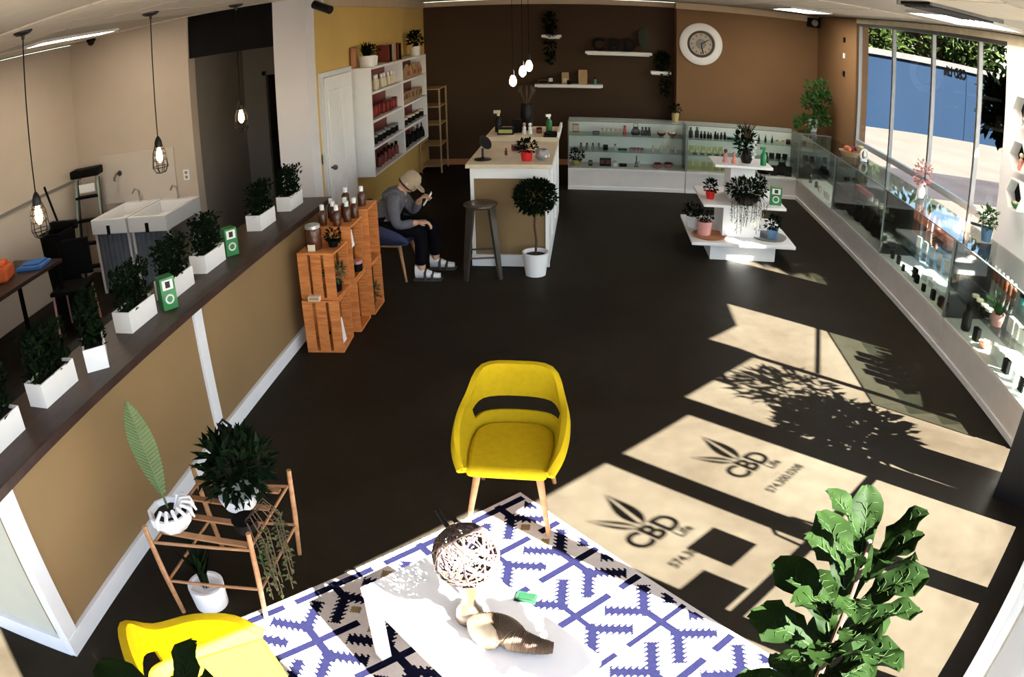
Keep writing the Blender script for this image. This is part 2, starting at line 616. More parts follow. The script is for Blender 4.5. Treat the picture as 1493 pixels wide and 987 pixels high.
MB().box(-0.40, 0.45, 0.02, 0.06, 0.0, 2.05).build('door_leaf', 'black', d)
MB().box(-0.45, -0.40, -0.045, 0.06, 0, 2.1).box(-0.45, 0.48, -0.045, 0.06, 2.05, 2.1).build('door_frame', 'wall_grey', d)
struct('wall_front_left', MB().box(-6.15, -3.3, YFR - 0.12, YFR, 0, ZC).box(-3.3, 0.10, YFR - 0.12, YFR, 2.78, ZC).box(-0.22, 0.10, YFR - 0.12, YFR, 0, 2.78).box(-3.3, -0.22, YFR - 0.12, YFR, 0, 0.12), 'wall_white', 'front wall with a wide window left of the camera', 'wall')
fw = thing('window_8', 'wide front window left of the camera', 'window', (-1.76, YFR - 0.06, 0.12), kind='structure')
MB().box(-1.54, 1.54, -0.003, 0.003, 0, 2.66).build('pane', 'window_glass', fw)
MB().box(-0.02, 0.02, -0.03, 0.03, 0, 2.66).build('mullion', 'frame_white', fw)
struct('wall_corridor_back', MB().box(-6.15, -2.9, 8.9, 9.0, 0, ZC), 'wall_grey', 'wall at the far end of the back rooms', 'wall')

# door in the mustard wall
d = thing('door_3', 'white panel door in the mustard wall beside the bookcase', 'door', (-2.82, 8.0, 0), kind='structure')
lf = MB().box(0.0, 0.045, -0.46, 0.46, 0.01, 2.0).build('door_leaf', 'white', d, bevel=0.004)
for z0, z1 in ((0.15, 0.85), (1.0, 1.85)):
    for y0 in (-0.38, 0.06):
        MB().box(0.045, 0.055, y0, y0 + 0.32, z0, z1).build('door_panel', 'white', lf, bevel=0.004)
MB().box(0.0, 0.035, -0.53, -0.47, 0, 2.06).box(0.0, 0.035, 0.47, 0.52, 0, 2.06).box(0, 0.035, -0.47, 0.47, 2.005, 2.06).build('door_frame', 'trim_white', d)
MB().sphere((0.09, -0.40, 1.0), 0.03).tube([(0.04, -0.40, 1.0), (0.09, -0.40, 1.0)], 0.012).build('door_knob', 'bronze', d, smooth=True)

# right wall with the side windows
wr = MB()
wr.box(XW - 0.06, XW + 0.14, 4.63, 5.94, 0, ZC)
wr.box(XW - 0.06, XW + 0.14, 5.94, 10.32, 2.83, ZC)
wr.box(XW - 0.06, XW + 0.14, 5.94, 10.32, 0, 0.12)
struct('wall_right_far', MB().box(XW - 0.06, XW + 0.14, 10.32, YF, 0, ZC), 'tan_wall', 'tan end strip of the right wall beside the clock wall', 'wall')
struct('trim_8', MB().box(XW - 0.075, XW - 0.06, 4.66, 5.92, 0, 2.80), 'pillar_white', 'white cladding on the pier behind the hexagon shelves', 'panel')
struct('wall_right', wr, 'cream', 'cream wall with the pier between the side windows', 'wall')


def side_window(name, label, ys, z_head, rails, lo=0.12):
    w = thing(name, label, 'window', (XW, (ys[0] + ys[-1]) / 2, lo), kind='structure')
    y_m, zb = (ys[0] + ys[-1]) / 2, lo
    for k, y in enumerate(ys):
        e = 0.0 if 0 < k < len(ys) - 1 else 0.0
        mb = MB().box(-0.03, 0.02, y - y_m - 0.024, y - y_m + 0.024, 0, z_head - zb)
        mb.build('mullion', 'frame_white', w, bevel=0.004)
        MB().box(-0.034, -0.030, y - y_m - 0.010, y - y_m + 0.010, 0, z_head - zb).build('gasket', 'frame_dark', w)
    for z, h in rails:
        MB().box(-0.03, 0.02, ys[0] - y_m + 0.03, ys[-1] - y_m - 0.03, z - h / 2 - zb, z + h / 2 - zb).build('rail', 'frame_white', w)
    MB().box(-0.05, 0.05, ys[0] - y_m, ys[-1] - y_m, z_head - zb - 0.04, z_head - zb).build('head_frame', 'frame_dark', w)
    for a, b in zip(ys[:-1], ys[1:]):
        MB().box(-0.003, 0.003, a - y_m + 0.03, b - y_m - 0.03, 0.0, z_head - zb - 0.04).build('pane', 'window_glass', w)
    return w


win1 = side_window('window_1', 'tall four pane side window looking at the blue wall', [5.97, 6.59, 7.75, 8.98, 10.29], 2.83, [(1.06, 0.07), (0.16, 0.08)])
cA, cB = W(5.20, 0, 0), Vector((XW, 4.63, 0))
cd = (cB - cA)
cl, ca = cd.length, math.atan2(cd.y, cd.x)
cm = (cA + cB) / 2
w2 = thing('window_2', 'narrow angled window closing the storefront corner', 'window', cm, ca, kind='structure')
MB().box(-cl / 2, cl / 2, -0.04, 0.04, 0, 0.14).build('sill_frame', 'frame_white', w2)
MB().box(-cl / 2, cl / 2, -0.06, 0.06, 2.80, ZC).build('head_frame', 'cream', w2)
MB().box(-cl / 2, cl / 2, -0.02, 0.02, 1.045, 1.10).build('rail', 'frame_white', w2)
MB().box(-cl / 2, cl / 2, -0.01, 0.01, 1.885, 1.91).build('rail', 'frame_white', w2)
MB().box(-cl / 2, cl / 2, -0.003, 0.003, 0.14, 2.80).build('pane', 'window_glass', w2)
t = inst('lettering', text_mesh('CBD Life', 0.15, 0.001, 0.007), win1, (0.006, 7.20 - (5.97 + 10.29) / 2, 2.39 - 0.12))
t.rotation_euler = (PI / 2, 0, PI / 2)
t['label'] = 'dark lettering stuck on the window, mirrored from inside'

# diagonal storefront
wf = MB()
sbox(wf, S_LO, 5.22, -0.06, 0.12, 2.45, ZC)
sbox(wf, 0.86, 0.92, -0.05, 0.06, 0, 2.45)
sbox(wf, S_LO, 0.12, -0.02, 0.06, 0, 2.45)
sbox(wf, 5.14, 5.19, -0.03, 0.03, 0, 2.45)
sbox(wf, 4.10, 4.22, -0.05, 0.06, 0, 2.45)
sbox(wf, 2.38, 2.42, -0.05, 0.06, 0, 2.45)
sbox(wf, 2.42, 4.10, -0.05, 0.06, 2.34, 2.45)
struct('wall_front', wf, 'frame_white', 'white framed diagonal storefront wall with the entrance', 'wall')


def shop_window(name, label, s0, s1, z0=0.12, z1=2.42, lockrail=True, mulls=()):
    o = W((s0 + s1) / 2, 0, 0)
    w = thing(name, label, 'window', o, B_, kind='structure')
    h = (s1 - s0) / 2
    # local frame after rotation by B_: x along the wall, -y outwards
    fr = MB().box(-h, h, -0.04, 0.04, 0, z0).box(-h, h, -0.04, 0.04, z1, z1 + 0.03)
    fr.build('frame', 'frame_white', w)
    for q in mulls:
        MB().box(q - 0.02 - (s0 + s1) / 2, q + 0.02 - (s0 + s1) / 2, -0.04, 0.04, z0, z1).build('mullion', 'frame_white', w)
    MB().box(-h, h, -0.003, 0.003, z0, z1).build('pane', 'window_glass', w)
    return w


w3 = shop_window('window_3', 'storefront side pane with a letter decal right of the doors', 4.22, 5.14)
k = inst('lettering', text_mesh('K', 0.22, 0.001, 0.016), w3, (4.66 - 4.68, -0.006, 2.28))
k.rotation_euler = (PI / 2, 0, 0)
shop_window('window_6', 'storefront side pane left of the doors', 0.92, 2.38)
shop_window('window_7', 'wide storefront window beside the camera', 0.12, 0.86)


def logo(parent, cx, z):
    """two leaves, CBD, Life and small lines; local x along the door, y = outside face"""
    y = -0.007
    mb = MB()

    def leafshape(bx, bz, tx, tz, w, slit):
        b, t_ = Vector((bx, 0, bz)), Vector((tx, 0, tz))
        dd = t_ - b
        nn = Vector((-dd.z, 0, dd.x)).normalized()
        for sgn in (1, -1):
            pts = []
            K = 8
            for q in range(K + 1):
                f = q / K
                hw = w * (sin(PI * f ** 0.8)) * (1 - 0.25 * f)
                pts.append((b + dd * f, hw))
            vs_ = []
            for c, hw in pts:
                g = slit * (1 - min(1, abs(pts.index((c, hw)) / K)))
                vs_.append(c + nn * sgn * min(hw, 0.006 + g))
                vs_.append(c + nn * sgn * (hw + 0.004))
            fs = [(2 * q, 2 * q + 1, 2 * q + 3, 2 * q + 2) for q in range(K)]
            mb.add([(p.x + cx, y, p.z + z) for p in vs_], fs)
    leafshape(0.02, 0.05, 0.12, 0.33, 0.062, 0.006)
    leafshape(-0.02, 0.05, -0.14, 0.25, 0.034, 0.004)
    mb.build('leaf_emblem', 'decal_dark', parent)
    for txt, size, dz, dx, off in (('CBD', 0.17, -0.02, 0.0, 0.006), ('Life', 0.075, -0.115, 0.10, 0.002), ('574.300.0308', 0.070, -0.235, 0.0, 0.002), ('- - - - -', 0.03, -0.175, 0.0, 0.0)):
        t_ = inst('lettering', text_mesh(txt, size, 0.0008, off), parent, (cx + dx, y, z + dz))
        t_.rotation_euler = (PI / 2, 0, 0)


def leaf_door(name, label, s0, s1, hs):
    o = W((s0 + s1) / 2, 0, 0)
    dr = thing(name, label, 'door', o, B_, kind='structure')
    h = (s1 - s0) / 2
    st = 0.075
    MB().box(-h, -h + st, -0.022, 0.022, 0.0, 2.34).box(h - st, h, -0.022, 0.022, 0.0, 2.34).box(-h + st, h - st, -0.022, 0.022, 0.0, 0.13).box(-h + st, h - st, -0.022, 0.022, 2.22, 2.34).build('door_frame', 'frame_white', dr, bevel=0.003)
    MB().box(-h + st, h - st, -0.02, 0.02, 1.045, 1.075).build('push_bar', 'alu', dr)
    MB().box(-h + st, h - st, -0.003, 0.003, 0.13, 2.22).build('pane', 'window_glass', dr)
    x = hs * (h - st / 2)
    pts = [(x, -0.02, 1.33), (x, -0.05, 1.33), (x - hs * 0.06, -0.085, 1.30), (x - hs * 0.075, -0.09, 1.15), (x - hs * 0.06, -0.085, 1.02), (x, -0.05, 1.0), (x, -0.02, 1.0)]
    MB().tube(pts, 0.011).build('pull_handle', 'black_metal', dr, smooth=True)
    return dr


dA = leaf_door('door_1', 'glass entrance door leaf with leaf logo, nearer the side window', 3.28, 4.10, -1)
logo(dA, 3.71 - 3.6925, 1.68)
dB = leaf_door('door_2', 'glass entrance door leaf with logo and two notices', 2.42, 3.28, 1)
logo(dB, 2.81 - 2.8475, 1.69)
MB().box(2.79 - 2.8475, 3.03 - 2.8475, 0.004, 0.006, 1.25, 1.48).build('notice', 'paper', dB)
MB().box(2.48 - 2.8475, 2.69 - 2.8475, 0.004, 0.006, 1.11, 1.33).build('notice', 'paper', dB)

# outside: ground, blue wall with coping, trees
gp = MB().prism([(c_hi.x + 0.15, -40), (80, -40), (80, 60), (c_hi.x + 0.15, 60)], -0.3, -0.12)
struct('ground_pavement', gp, 'pavement', 'sunlit pale pavement outside the side windows', 'pavement')
struct('ground_front', MB().prism([(c_lo.x, YFR - 0.12), (c_hi.x + 0.15, c_hi.y), (c_hi.x + 0.15, -40), (-40, -40), (-40, YFR - 0.12)], -0.31, -0.121), 'pavement', 'pavement in front of the storefront', 'pavement')
struct('ground_lane', MB().box(4.9, 60, 12.4, 15.2, -0.12, -0.112), 'asphalt', 'dark asphalt lane between pavement strips', 'road')
bw = thing('boundary_wall', 'long blue rendered wall across the lane, seen through the side window', 'wall', (15, 22.7, -0.12))
MB().box(-15, 22, -0.15, 0.15, 0, 2.42).build('wall_face', 'blue_render', bw)
MB().box(-15, 22, -0.22, 0.22, 2.42, 2.62).build('coping', 'coping', bw)
for x in (-2.3, 1.6, 5.5):
    MB().box(x - 0.02, x + 0.02, -0.16, -0.14, 0.02, 2.40).build('joint', 'blue_render', bw)


def foliage(mb, c, R, n, L, w, rng, shell=0.5, updir=0.2, mi=0):
    c = Vector(c)
    for _ in range(n):
        while True:
            p = Vector((rng.uniform(-1, 1), rng.uniform(-1, 1), rng.uniform(-1, 1)))
            if shell < p.length <= 1:
                break
        dd = (p + Vector((rng.uniform(-.7, .7), rng.uniform(-.7, .7), rng.uniform(-.7, .7) + updir))).normalized()
        q = c + Vector((p.x * R[0], p.y * R[1], p.z * R[2]))
        l = L * rng.uniform(0.7, 1.25)
        mb.leaf(q, dd, l, w * rng.uniform(0.8, 1.2), Vector((rng.uniform(-1, 1), rng.uniform(-1, 1), 1)), mi=mi)


def tree(label, loc, h, R, n, seed, m_='tree_leaf', group='trees behind the blue wall', ll=0.42):
    rng = random.Random(seed)
    t_ = thing('tree', label, 'tree', loc, 0, group)
    MB().tube([(0, 0, 0), (0.1, 0, h * 0.4), (0, 0.1, h * 0.75)], [0.05 * h, 0.035 * h, 0.018 * h], 8).build('trunk', 'bark', t_)
    mb = MB()
    for _ in range(7):
        a = rng.uniform(0, 2 * PI)
        foliage(mb, (cos(a) * R * 0.5, sin(a) * R * 0.5, h * 0.72 + rng.uniform(-.35, .35) * R), (R * .62, R * .62, R * .55), n // 7, ll, ll * 0.57, rng, 0.3)
    mb.build('crown', m_, t_)


rng = random.Random(55)
st = thing('unseen_shade_tree', 'dense unseen tree added outside to shade the side window', 'tree', (7.5, 6.55, -0.12))  # out-of-view tree added to keep sun off the side window
MB().tube([(0, 0, 0), (0.1, 0, 1.8), (0, 0.1, 4.6)], [0.2, 0.16, 0.08], 8).build('trunk', 'bark', st)
mb = MB()
foliage(mb, (0, 0, 5.1), (2.1, 2.15, 2.5), 6000, 0.42, 0.27, rng, 0.05)
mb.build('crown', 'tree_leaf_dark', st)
tree('leafy tree behind the blue wall, leftmost in the window', (9.4, 25.5, -0.12), 4.6, 2.2, 1500, 1)
tree('bushy tree above the middle of the blue wall', (12.4, 26.0, -0.12), 4.8, 2.4, 1600, 2)
tree('tree with light foliage above the lettered pane', (15.4, 26.2, -0.12), 4.9, 2.5, 1600, 3)
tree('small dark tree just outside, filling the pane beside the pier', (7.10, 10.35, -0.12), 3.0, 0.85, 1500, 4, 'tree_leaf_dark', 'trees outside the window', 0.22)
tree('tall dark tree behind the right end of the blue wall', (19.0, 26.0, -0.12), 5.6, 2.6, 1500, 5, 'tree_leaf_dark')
# ------------------------------------------------------------------ fixtures
def troffer(label, loc, lx, ly):
    t_ = thing('ceiling_light', label, 'ceiling light', loc, 0, 'recessed ceiling lights')
    MB().box(-lx / 2, lx / 2, -ly / 2, -ly / 2 + 0.03, -0.015, 0.012).box(-lx / 2, lx / 2, ly / 2 - 0.03, ly / 2, -0.015, 0.012).box(-lx / 2, -lx / 2 + 0.03, -ly / 2 + 0.03, ly / 2 - 0.03, -0.015, 0.012).box(lx / 2 - 0.03, lx / 2, -ly / 2 + 0.03, ly / 2 - 0.03, -0.015, 0.012).build('frame', 'white', t_)
    MB().box(-lx / 2 + 0.03, lx / 2 - 0.03, -ly / 2 + 0.03, ly / 2 - 0.03, -0.006, 0.010).build('diffuser', 'diffuser', t_)


troffer('lit ceiling panel above the far display cases', (2.95, 10.36, ZC), 0.6, 1.2)
troffer('lit ceiling panel close to the side windows', (3.10, 5.62, ZC), 0.6, 1.2)
troffer('narrow lit ceiling panel above the work area on the left', (-4.80, 5.75, ZC), 0.28, 1.3)
v = thing('ceiling_vent', 'dark slatted air vent in the ceiling beside the lit panel', 'vent', (2.62, 4.95, ZC))
MB().box(-0.3, 0.3, -0.3, 0.3, -0.012, 0.010).build('backing', 'black', v)
for i in range(6):
    MB().box(-0.27, 0.27, -0.25 + i * 0.1, -0.22 + i * 0.1, -0.03, -0.012).build('slat', 'bronze', v)
for y in (-0.31, 0.31):
    MB().box(-0.32, 0.32, y - 0.02, y + 0.02, -0.02, 0.010).build('frame', 'grey_item', v)


def cage_pendant(label, x, y, zt, rz):
    t_ = thing('pendant_lamp', label, 'pendant lamp', (x, y, ZC), rz, 'caged pendants over the counter')
    D = zt - ZC
    MB().lathe([(0.075, 0), (0.072, -0.012), (0.05, -0.026), (0.015, -0.032), (0.010, -0.06)], (0, 0, 0), 20).build('canopy', 'black_metal', t_, smooth=True)
    MB().tube([(0, 0, -0.05), (0.002, 0, D / 2), (0, 0, D)], 0.005, 6).build('cord', 'black', t_)
    MB().lathe([(0.008, 0.02), (0.022, 0.0), (0.034, -0.03), (0.036, -0.07), (0.022, -0.075)], (0, 0, D), 16).build('socket', 'black_metal', t_, smooth=True)
    mb = MB()
    H0, H1 = -0.06, -0.27
    for q in range(8):
        a = 2 * PI * q / 8
        mb.tube([(cos(a) * 0.035, sin(a) * 0.035, D + H0), (cos(a) * 0.058, sin(a) * 0.058, D - 0.12), (cos(a) * 0.070, sin(a) * 0.070, D - 0.24), (cos(a) * 0.045, sin(a) * 0.045, D - 0.285), (0, 0, D - 0.295)], 0.0035, 5)
    for r, z in ((0.047, -0.09), (0.058, -0.13), (0.064, -0.18), (0.071, -0.24)):
        mb.tube([(cos(2 * PI * q / 16) * r, sin(2 * PI * q / 16) * r, D + z) for q in range(16)], 0.0035, 5, closed=True)
    mb.build('cage', 'black_metal', t_)
    MB().lathe([(0.012, -0.07), (0.018, -0.09), (0.028, -0.13), (0.030, -0.16), (0.022, -0.19), (0.004, -0.205)], (0, 0, D), 14).build('bulb', 'bulb', t_, smooth=True)


cage_pendant('caged pendant lamp nearest the left edge, above the work table', -3.50, 3.62, 1.78, 0.0)
cage_pendant('caged pendant lamp hanging in front of the two sinks', -3.44, 5.20, 1.82, 0.3)
cage_pendant('caged pendant lamp hanging before the corridor opening', -3.26, 6.46, 1.92, 0.6)
for i, (x, y, z, lab) in enumerate(((-0.97, 9.3, 1.86, 'bare bulb pendant over the island, hanging lowest'), (-0.85, 9.3, 1.98, 'bare bulb pendant over the island, middle of three'), (-0.77, 9.3, 2.05, 'bare bulb pendant over the island, hanging highest'))):
    t_ = thing('pendant_bulb', lab, 'pendant lamp', (x, y, ZC), 0, 'bulb cluster over the island')
    MB().tube([(0, 0, 0), (0, 0, z - ZC)], 0.004, 6).build('cord', 'black', t_)
    MB().lathe([(0.006, 0.03), (0.02, 0.0), (0.022, -0.05), (0.012, -0.055)], (0, 0, z - ZC), 12).build('socket', 'black_metal', t_, smooth=True)
    MB().lathe([(0.012, -0.045), (0.032, -0.08), (0.045, -0.12), (0.040, -0.16), (0.022, -0.185), (0.004, -0.195)], (0, 0, z - ZC), 16).build('bulb', 'bulb_hot', t_, smooth=True)

t_ = thing('security_camera', 'dark bullet security camera on the white pillar', 'camera', (-2.62, 7.1, ZC - 0.03))
MB().lathe([(0.05, 0.03), (0.05, 0.0), (0.02, -0.02)], (0, 0, 0), 16).build('mount', 'white', t_)
MB().tube([(0, 0, -0.01), (0.03, -0.03, -0.07)], 0.016).build('arm', 'white', t_)
MB().tube([(-0.06, -0.03, -0.06), (0.14, -0.12, -0.14)], 0.045, 14).build('body', 'black_satin', t_, smooth=True)
t_ = thing('dome_camera', 'small dark dome camera in the work area corner', 'camera', (-5.5, 6.95, ZC))
MB().lathe([(0.06, 0), (0.06, -0.03), (0.045, -0.035)], (0, 0, 0), 16).build('mount', 'black', t_)
MB().lathe([(0.045, -0.035), (0.04, -0.06), (0.02, -0.08), (0.001, -0.085)], (0, 0, 0), 16).build('dome', 'black_satin', t_, smooth=True)
t_ = thing('wall_speaker', 'small black speaker in the top corner of the tan wall', 'speaker', (3.70, 12.2, 2.70))
MB().box(-0.09, 0.09, -0.12, 0.08, 0, 0.16).build('cabinet', 'black', t_, bevel=0.01)
MB().lathe([(0.06, 0), (0.055, 0.01), (0.02, 0.004)], (0, 0, 0), 16).build('driver', 'grey_item', t_).rotation_euler = (PI / 2, 0, 0)
t_.children[1].location = (0, -0.12, 0.08)
for z, lab in ((2.55, 'upper dark sensor on the strip beside the window'), (2.3, 'white sensor on the strip beside the window'), (2.02, 'lower dark sensor on the strip beside the window')):
    single('wall_sensor', MB().box(-0.02, 0, -0.035, 0.035, -0.04, 0.04).box(-0.026, -0.02, -0.015, 0.015, -0.015, 0.015), 'white' if 'white' in lab else 'black', lab, 'sensor', (3.82, 10.85, z), bevel=0.004)


def outlet(label, loc, rz):
    t_ = thing('wall_outlet', label, 'outlet', loc, rz)
    MB().box(-0.04, 0.04, -0.008, 0, -0.06, 0.06).build('plate', 'white', t_, bevel=0.003)
    for z in (-0.025, 0.025):
        MB().box(-0.018, 0.018, -0.011, -0.008, z - 0.016, z + 0.016).build('socket', 'grey_item', t_)


outlet('switch plate on the off white wall right of the sinks', (-4.36, 7.12, 1.12), 0)
outlet('switch plate on the mustard wall beside the white pillar', (-2.82, 7.47, 1.12), -PI / 2)

# ------------------------------------------------------------------ reception counter with planters
ct = thing('reception_counter', 'long tan reception counter with white trim and dark wooden top', 'counter', (-2.62, 3.9, 0))
ox, oy = -2.62, 3.9


def cbox(name, m_, x0, x1, y0, y1, z0, z1, bevel=0.0):
    return MB().box(x0 - ox, x1 - ox, y0 - oy, y1 - oy, z0, z1).build(name, m_, ct, bevel=bevel)


cbox('body', 'tan_panel', -2.42, -2.345, 1.68, 6.2, 0, 0.95)
cbox('end_panel', 'pale_panel', -3.7, -2.42, 1.68, 1.75, 0, 0.95)
for y in (3.70,):
    cbox('trim_post', 'trim_white', -2.345, -2.325, y - 0.05, y + 0.05, 0.11, 0.95, 0.002)
cbox('trim_post', 'trim_white', -2.345, -2.322, 1.66, 1.76, 0.11, 0.95, 0.002)
cbox('trim_post', 'trim_white', -2.375, -2.345, 1.655, 1.68, 0.11, 0.95, 0.002)
cbox('base_trim', 'trim_white', -2.345, -2.315, 1.655, 6.2, 0, 0.11, 0.002)
cbox('base_trim', 'trim_white', -3.7, -2.345, 1.65, 1.68, 0, 0.11, 0.002)
cbox('worktop', 'counter_wood', -2.80, -2.30, 1.62, 6.24, 0.95, 1.0, 0.004)
cbox('worktop', 'counter_wood', -3.7, -2.80, 1.62, 2.0, 0.95, 1.0, 0.004)
cbox('end_return', 'tan_panel', -3.7, -3.66, 1.75, 2.0, 0.0, 0.95)
cbox('inner_panel', 'tan_panel', -2.80, -2.77, 2.0, 6.2, 0, 0.95)
cbox('work_surface', 'black', -3.35, -2.80, 2.0, 6.2, 0.72, 0.76)
cbox('under_cabinet', 'black', -3.30, -2.82, 2.1, 6.15, 0.0, 0.72)


def planter(label, x, y, rz, L, seed, hz=0.22):
    rng = random.Random(seed)
    t_ = thing('planter_box', label, 'planter', (x, y, 1.0), rz, 'white planter boxes on the counter')
    w, h = 0.13, 0.125
    a, b = L / 2, w / 2
    p = MB().box(-a, a, -b, b, 0, 0.012)
    p.box(-a, a, -b, -b + 0.01, 0.012, h).box(-a, a, b - 0.01, b, 0.012, h).box(-a, -a + 0.01, -b + 0.01, b - 0.01, 0.012, h).box(a - 0.01, a, -b + 0.01, b - 0.01, 0.012, h)
    p.build('box', 'white', t_)
    MB().box(-a + 0.01, a - 0.01, -b + 0.01, b - 0.01, 0.012, h - 0.015).build('soil', 'soil', t_)
    mb = MB()
    for _ in range(520):
        q = Vector((rng.uniform(-a, a) * 0.97, rng.uniform(-b, b) * 0.95, h + rng.uniform(-0.02, hz)))
        dd = Vector((rng.uniform(-1, 1), rng.uniform(-1, 1), rng.uniform(0.1, 1.2)))
        mb.leaf(q, dd, 0.045, 0.022, Vector((rng.uniform(-1, 1), rng.uniform(-1, 1), 1)))
    mb.build('hedge', 'dark_leaf', t_)


XP = -2.57
for y, x, rz, lab in (
        (1.98, XP, PI / 2, 'white planter box nearest the camera, cut by the left edge'),
        (2.48, XP, PI / 2, 'second white planter box from the left edge'),
        (2.87, XP + 0.03, 2.25, 'white planter box turned askew on the counter'),
        (3.36, XP, PI / 2, 'white planter box just before the first green carton'),
        (3.86, XP, PI / 2, 'white planter box just behind the first green carton'),
        (4.34, XP, PI / 2, 'white planter box before the second green carton'),
        (5.32, XP - 0.02, PI / 2, 'white planter box second from the white pillar'),
        (5.90, XP + 0.0, PI / 2, 'white planter box at the far end beside the white pillar')):
    planter(lab, x, y, rz, 0.30, int(y * 100))


def carton(name, label, loc, rz, w, d_, h, m_, group, num=True):
    t_ = thing(name, label, 'carton', loc, rz, group)
    MB().box(-w / 2, w / 2, -d_ / 2, d_ / 2, 0, h).build('carton_body', m_, t_, bevel=0.002)
    MB().box(-w * 0.36, w * 0.36, -d_ / 2 - 0.001, -d_ / 2, h * 0.62, h * 0.93).build('label_panel', 'paper', t_)
    MB().box(-w * 0.16, w * 0.16, -d_ / 2 - 0.002, -d_ / 2 - 0.001, h * 0.68, h * 0.88).build('printed_mark', 'decal_dark', t_)
    mb = MB()
    mb.tube([(cos(q * PI / 6) * w * 0.26, -d_ / 2 - 0.002, h * 0.33 + sin(q * PI / 6) * w * 0.26) for q in range(12)], 0.006, 5, closed=True)
    mb.build('printed_ring', 'paper', t_)
    return t_


carton('green_carton', 'green carton with white label between the middle planters', (-2.47, 3.60, 1.0), 0.9, 0.10, 0.09, 0.20, 'green_pack', 'green cartons on the counter')
carton('green_carton', 'green carton with white label further along the counter', (-2.52, 4.60, 1.0), 0.9, 0.10, 0.09, 0.20, 'green_pack', 'green cartons on the counter')

# ------------------------------------------------------------------ work area on the far left
for x, lab in ((-5.02, 'left white wash basin on the off white wall'), (-4.47, 'right white wash basin on the off white wall')):
    t_ = thing('sink', lab, 'sink', (x, 6.72, 0), 0, 'pair of wash basins')
    p = MB()
    p.box(-0.26, 0.26, -0.38, -0.34, 0.70, 0.87).box(-0.26, 0.26, 0.28, 0.39, 0.70, 0.87).box(-0.26, -0.22, -0.34, 0.28, 0.70, 0.87).box(0.22, 0.26, -0.34, 0.28, 0.70, 0.87).box(-0.22, 0.22, -0.34, 0.28, 0.70, 0.74)
    p.build('basin', 'white_gloss', t_, bevel=0.008)
    MB().lathe([(0.03, 0), (0.03, 0.004), (0.012, 0.005)], (0, 0, 0.74), 12).build('drain', 'chrome', t_)
    MB().tube([(0, 0.33, 0.87), (0, 0.33, 1.0), (0, 0.24, 1.04), (0, 0.18, 1.0)], 0.012).build('faucet', 'chrome', t_, smooth=True)
    mb = MB()
    n = 26
    vs_ = []
    for q in range(n + 1):
        vs_ += [(-0.24 + 0.48 * q / n, -0.33 + 0.012 * sin(q * 1.7), 0.05), (-0.24 + 0.48 * q / n, -0.33 + 0.006 * sin(q * 1.7), 0.70)]
    mb.add(vs_, [(2 * q, 2 * q + 2, 2 * q + 3, 2 * q + 1) for q in range(n)])
    mb.build('skirt', 'curtain_blue', t_, smooth=True)
    for sx in (-1, 1):
        for sy in (-0.32, 0.34):
            MB().box(sx * 0.24 - 0.015, sx * 0.24 + 0.015, sy - 0.015, sy + 0.015, 0, 0.70).build('leg', 'white', t_)
    MB().box(-0.02, 0.02, -0.395, -0.38, 0.70, 0.80).build('towel_clip', 'black', t_)
t_ = thing('wall_tap', 'small dark tap on the wall above the sinks', 'tap', (-5.32, 7.10, 1.22))
MB().lathe([(0.035, 0), (0.03, 0.015), (0.012, 0.02)], (0, 0, 0), 12).build('flange', 'bronze', t_).rotation_euler = (PI / 2, 0, 0)
MB().tube([(0, 0, 0), (0, -0.07, 0.01), (-0.02, -0.10, -0.04), (-0.02, -0.10, -0.07)], 0.014).build('spout', 'bronze', t_, smooth=True)

t_ = thing('step_ladder', 'folded step ladder with black top leaning beside the sinks', 'ladder', (-5.62, 6.72, 0), 0.25)
for sx in (-1, 1):
    MB().tube([(sx * 0.20, -0.10, 0), (sx * 0.15, 0.10, 1.30)], 0.022, 6).build('rail', 'rail_green', t_)
    MB().tube([(sx * 0.18, 0.0, 0), (sx * 0.15, 0.14, 1.25)], 0.018, 6).build('rear_rail', 'black_metal', t_)
for q in range(4):
    z = 0.22 + q * 0.27
    MB().box(-0.19 + q * 0.01, 0.19 - q * 0.01, -0.10 + z * 0.155 - 0.03, -0.10 + z * 0.155 + 0.05, z, z + 0.03).build('step', 'black', t_)
MB().box(-0.20, 0.20, 0.02, 0.22, 1.28, 1.38).build('top_cap', 'black', t_, bevel=0.02)
MB().box(-0.10, 0.12, 0.055, 0.063, 1.10, 1.20).build('sticker', 'paper', t_)
t_ = thing('broom', 'long dark broom leaning on the far left wall', 'broom', (-5.62, 6.38, 0))
MB().tube([(0.02, 0.0, 0.16), (0.0, -0.40, 1.38)], 0.014, 8).build('handle', 'black', t_)
MB().box(-0.16, 0.18, -0.03, 0.03, 0.10, 0.17).build('head', 'black', t_, bevel=0.01)
MB().box(-0.15, 0.17, -0.025, 0.025, 0.0, 0.10).build('bristles', 'soil', t_)

t_ = thing('work_table', 'dark work table by the far left wall holding orange and blue things', 'table', (-5.36, 4.85, 0))
MB().box(-0.38, 0.38, -0.75, 0.55, 0.72, 0.76).build('table_top', 'counter_wood', t_, bevel=0.004)
for sx in (-0.34, 0.34):
    for sy in (-0.70, 0.50):
        MB().box(sx - 0.02, sx + 0.02, sy - 0.02, sy + 0.02, 0, 0.72).build('leg', 'black', t_)
single('orange_bag', MB().obox((0, 0, 0.07), (0.34, 0.26, 0.14)).obox((0.02, 0.02, 0.16), (0.20, 0.18, 0.06)), 'orange', 'crumpled orange bag on the dark work table', 'bag', (-5.42, 4.80, 0.76), 0.4, bevel=0.03)
single('blue_cloth', MB().obox((0, 0, 0.02), (0.34, 0.24, 0.04)).obox((0.02, 0.01, 0.05), (0.22, 0.18, 0.02)), 'blue_cloth', 'folded blue cloth on the dark work table', 'cloth', (-5.20, 5.16, 0.76), 0.2, bevel=0.012)
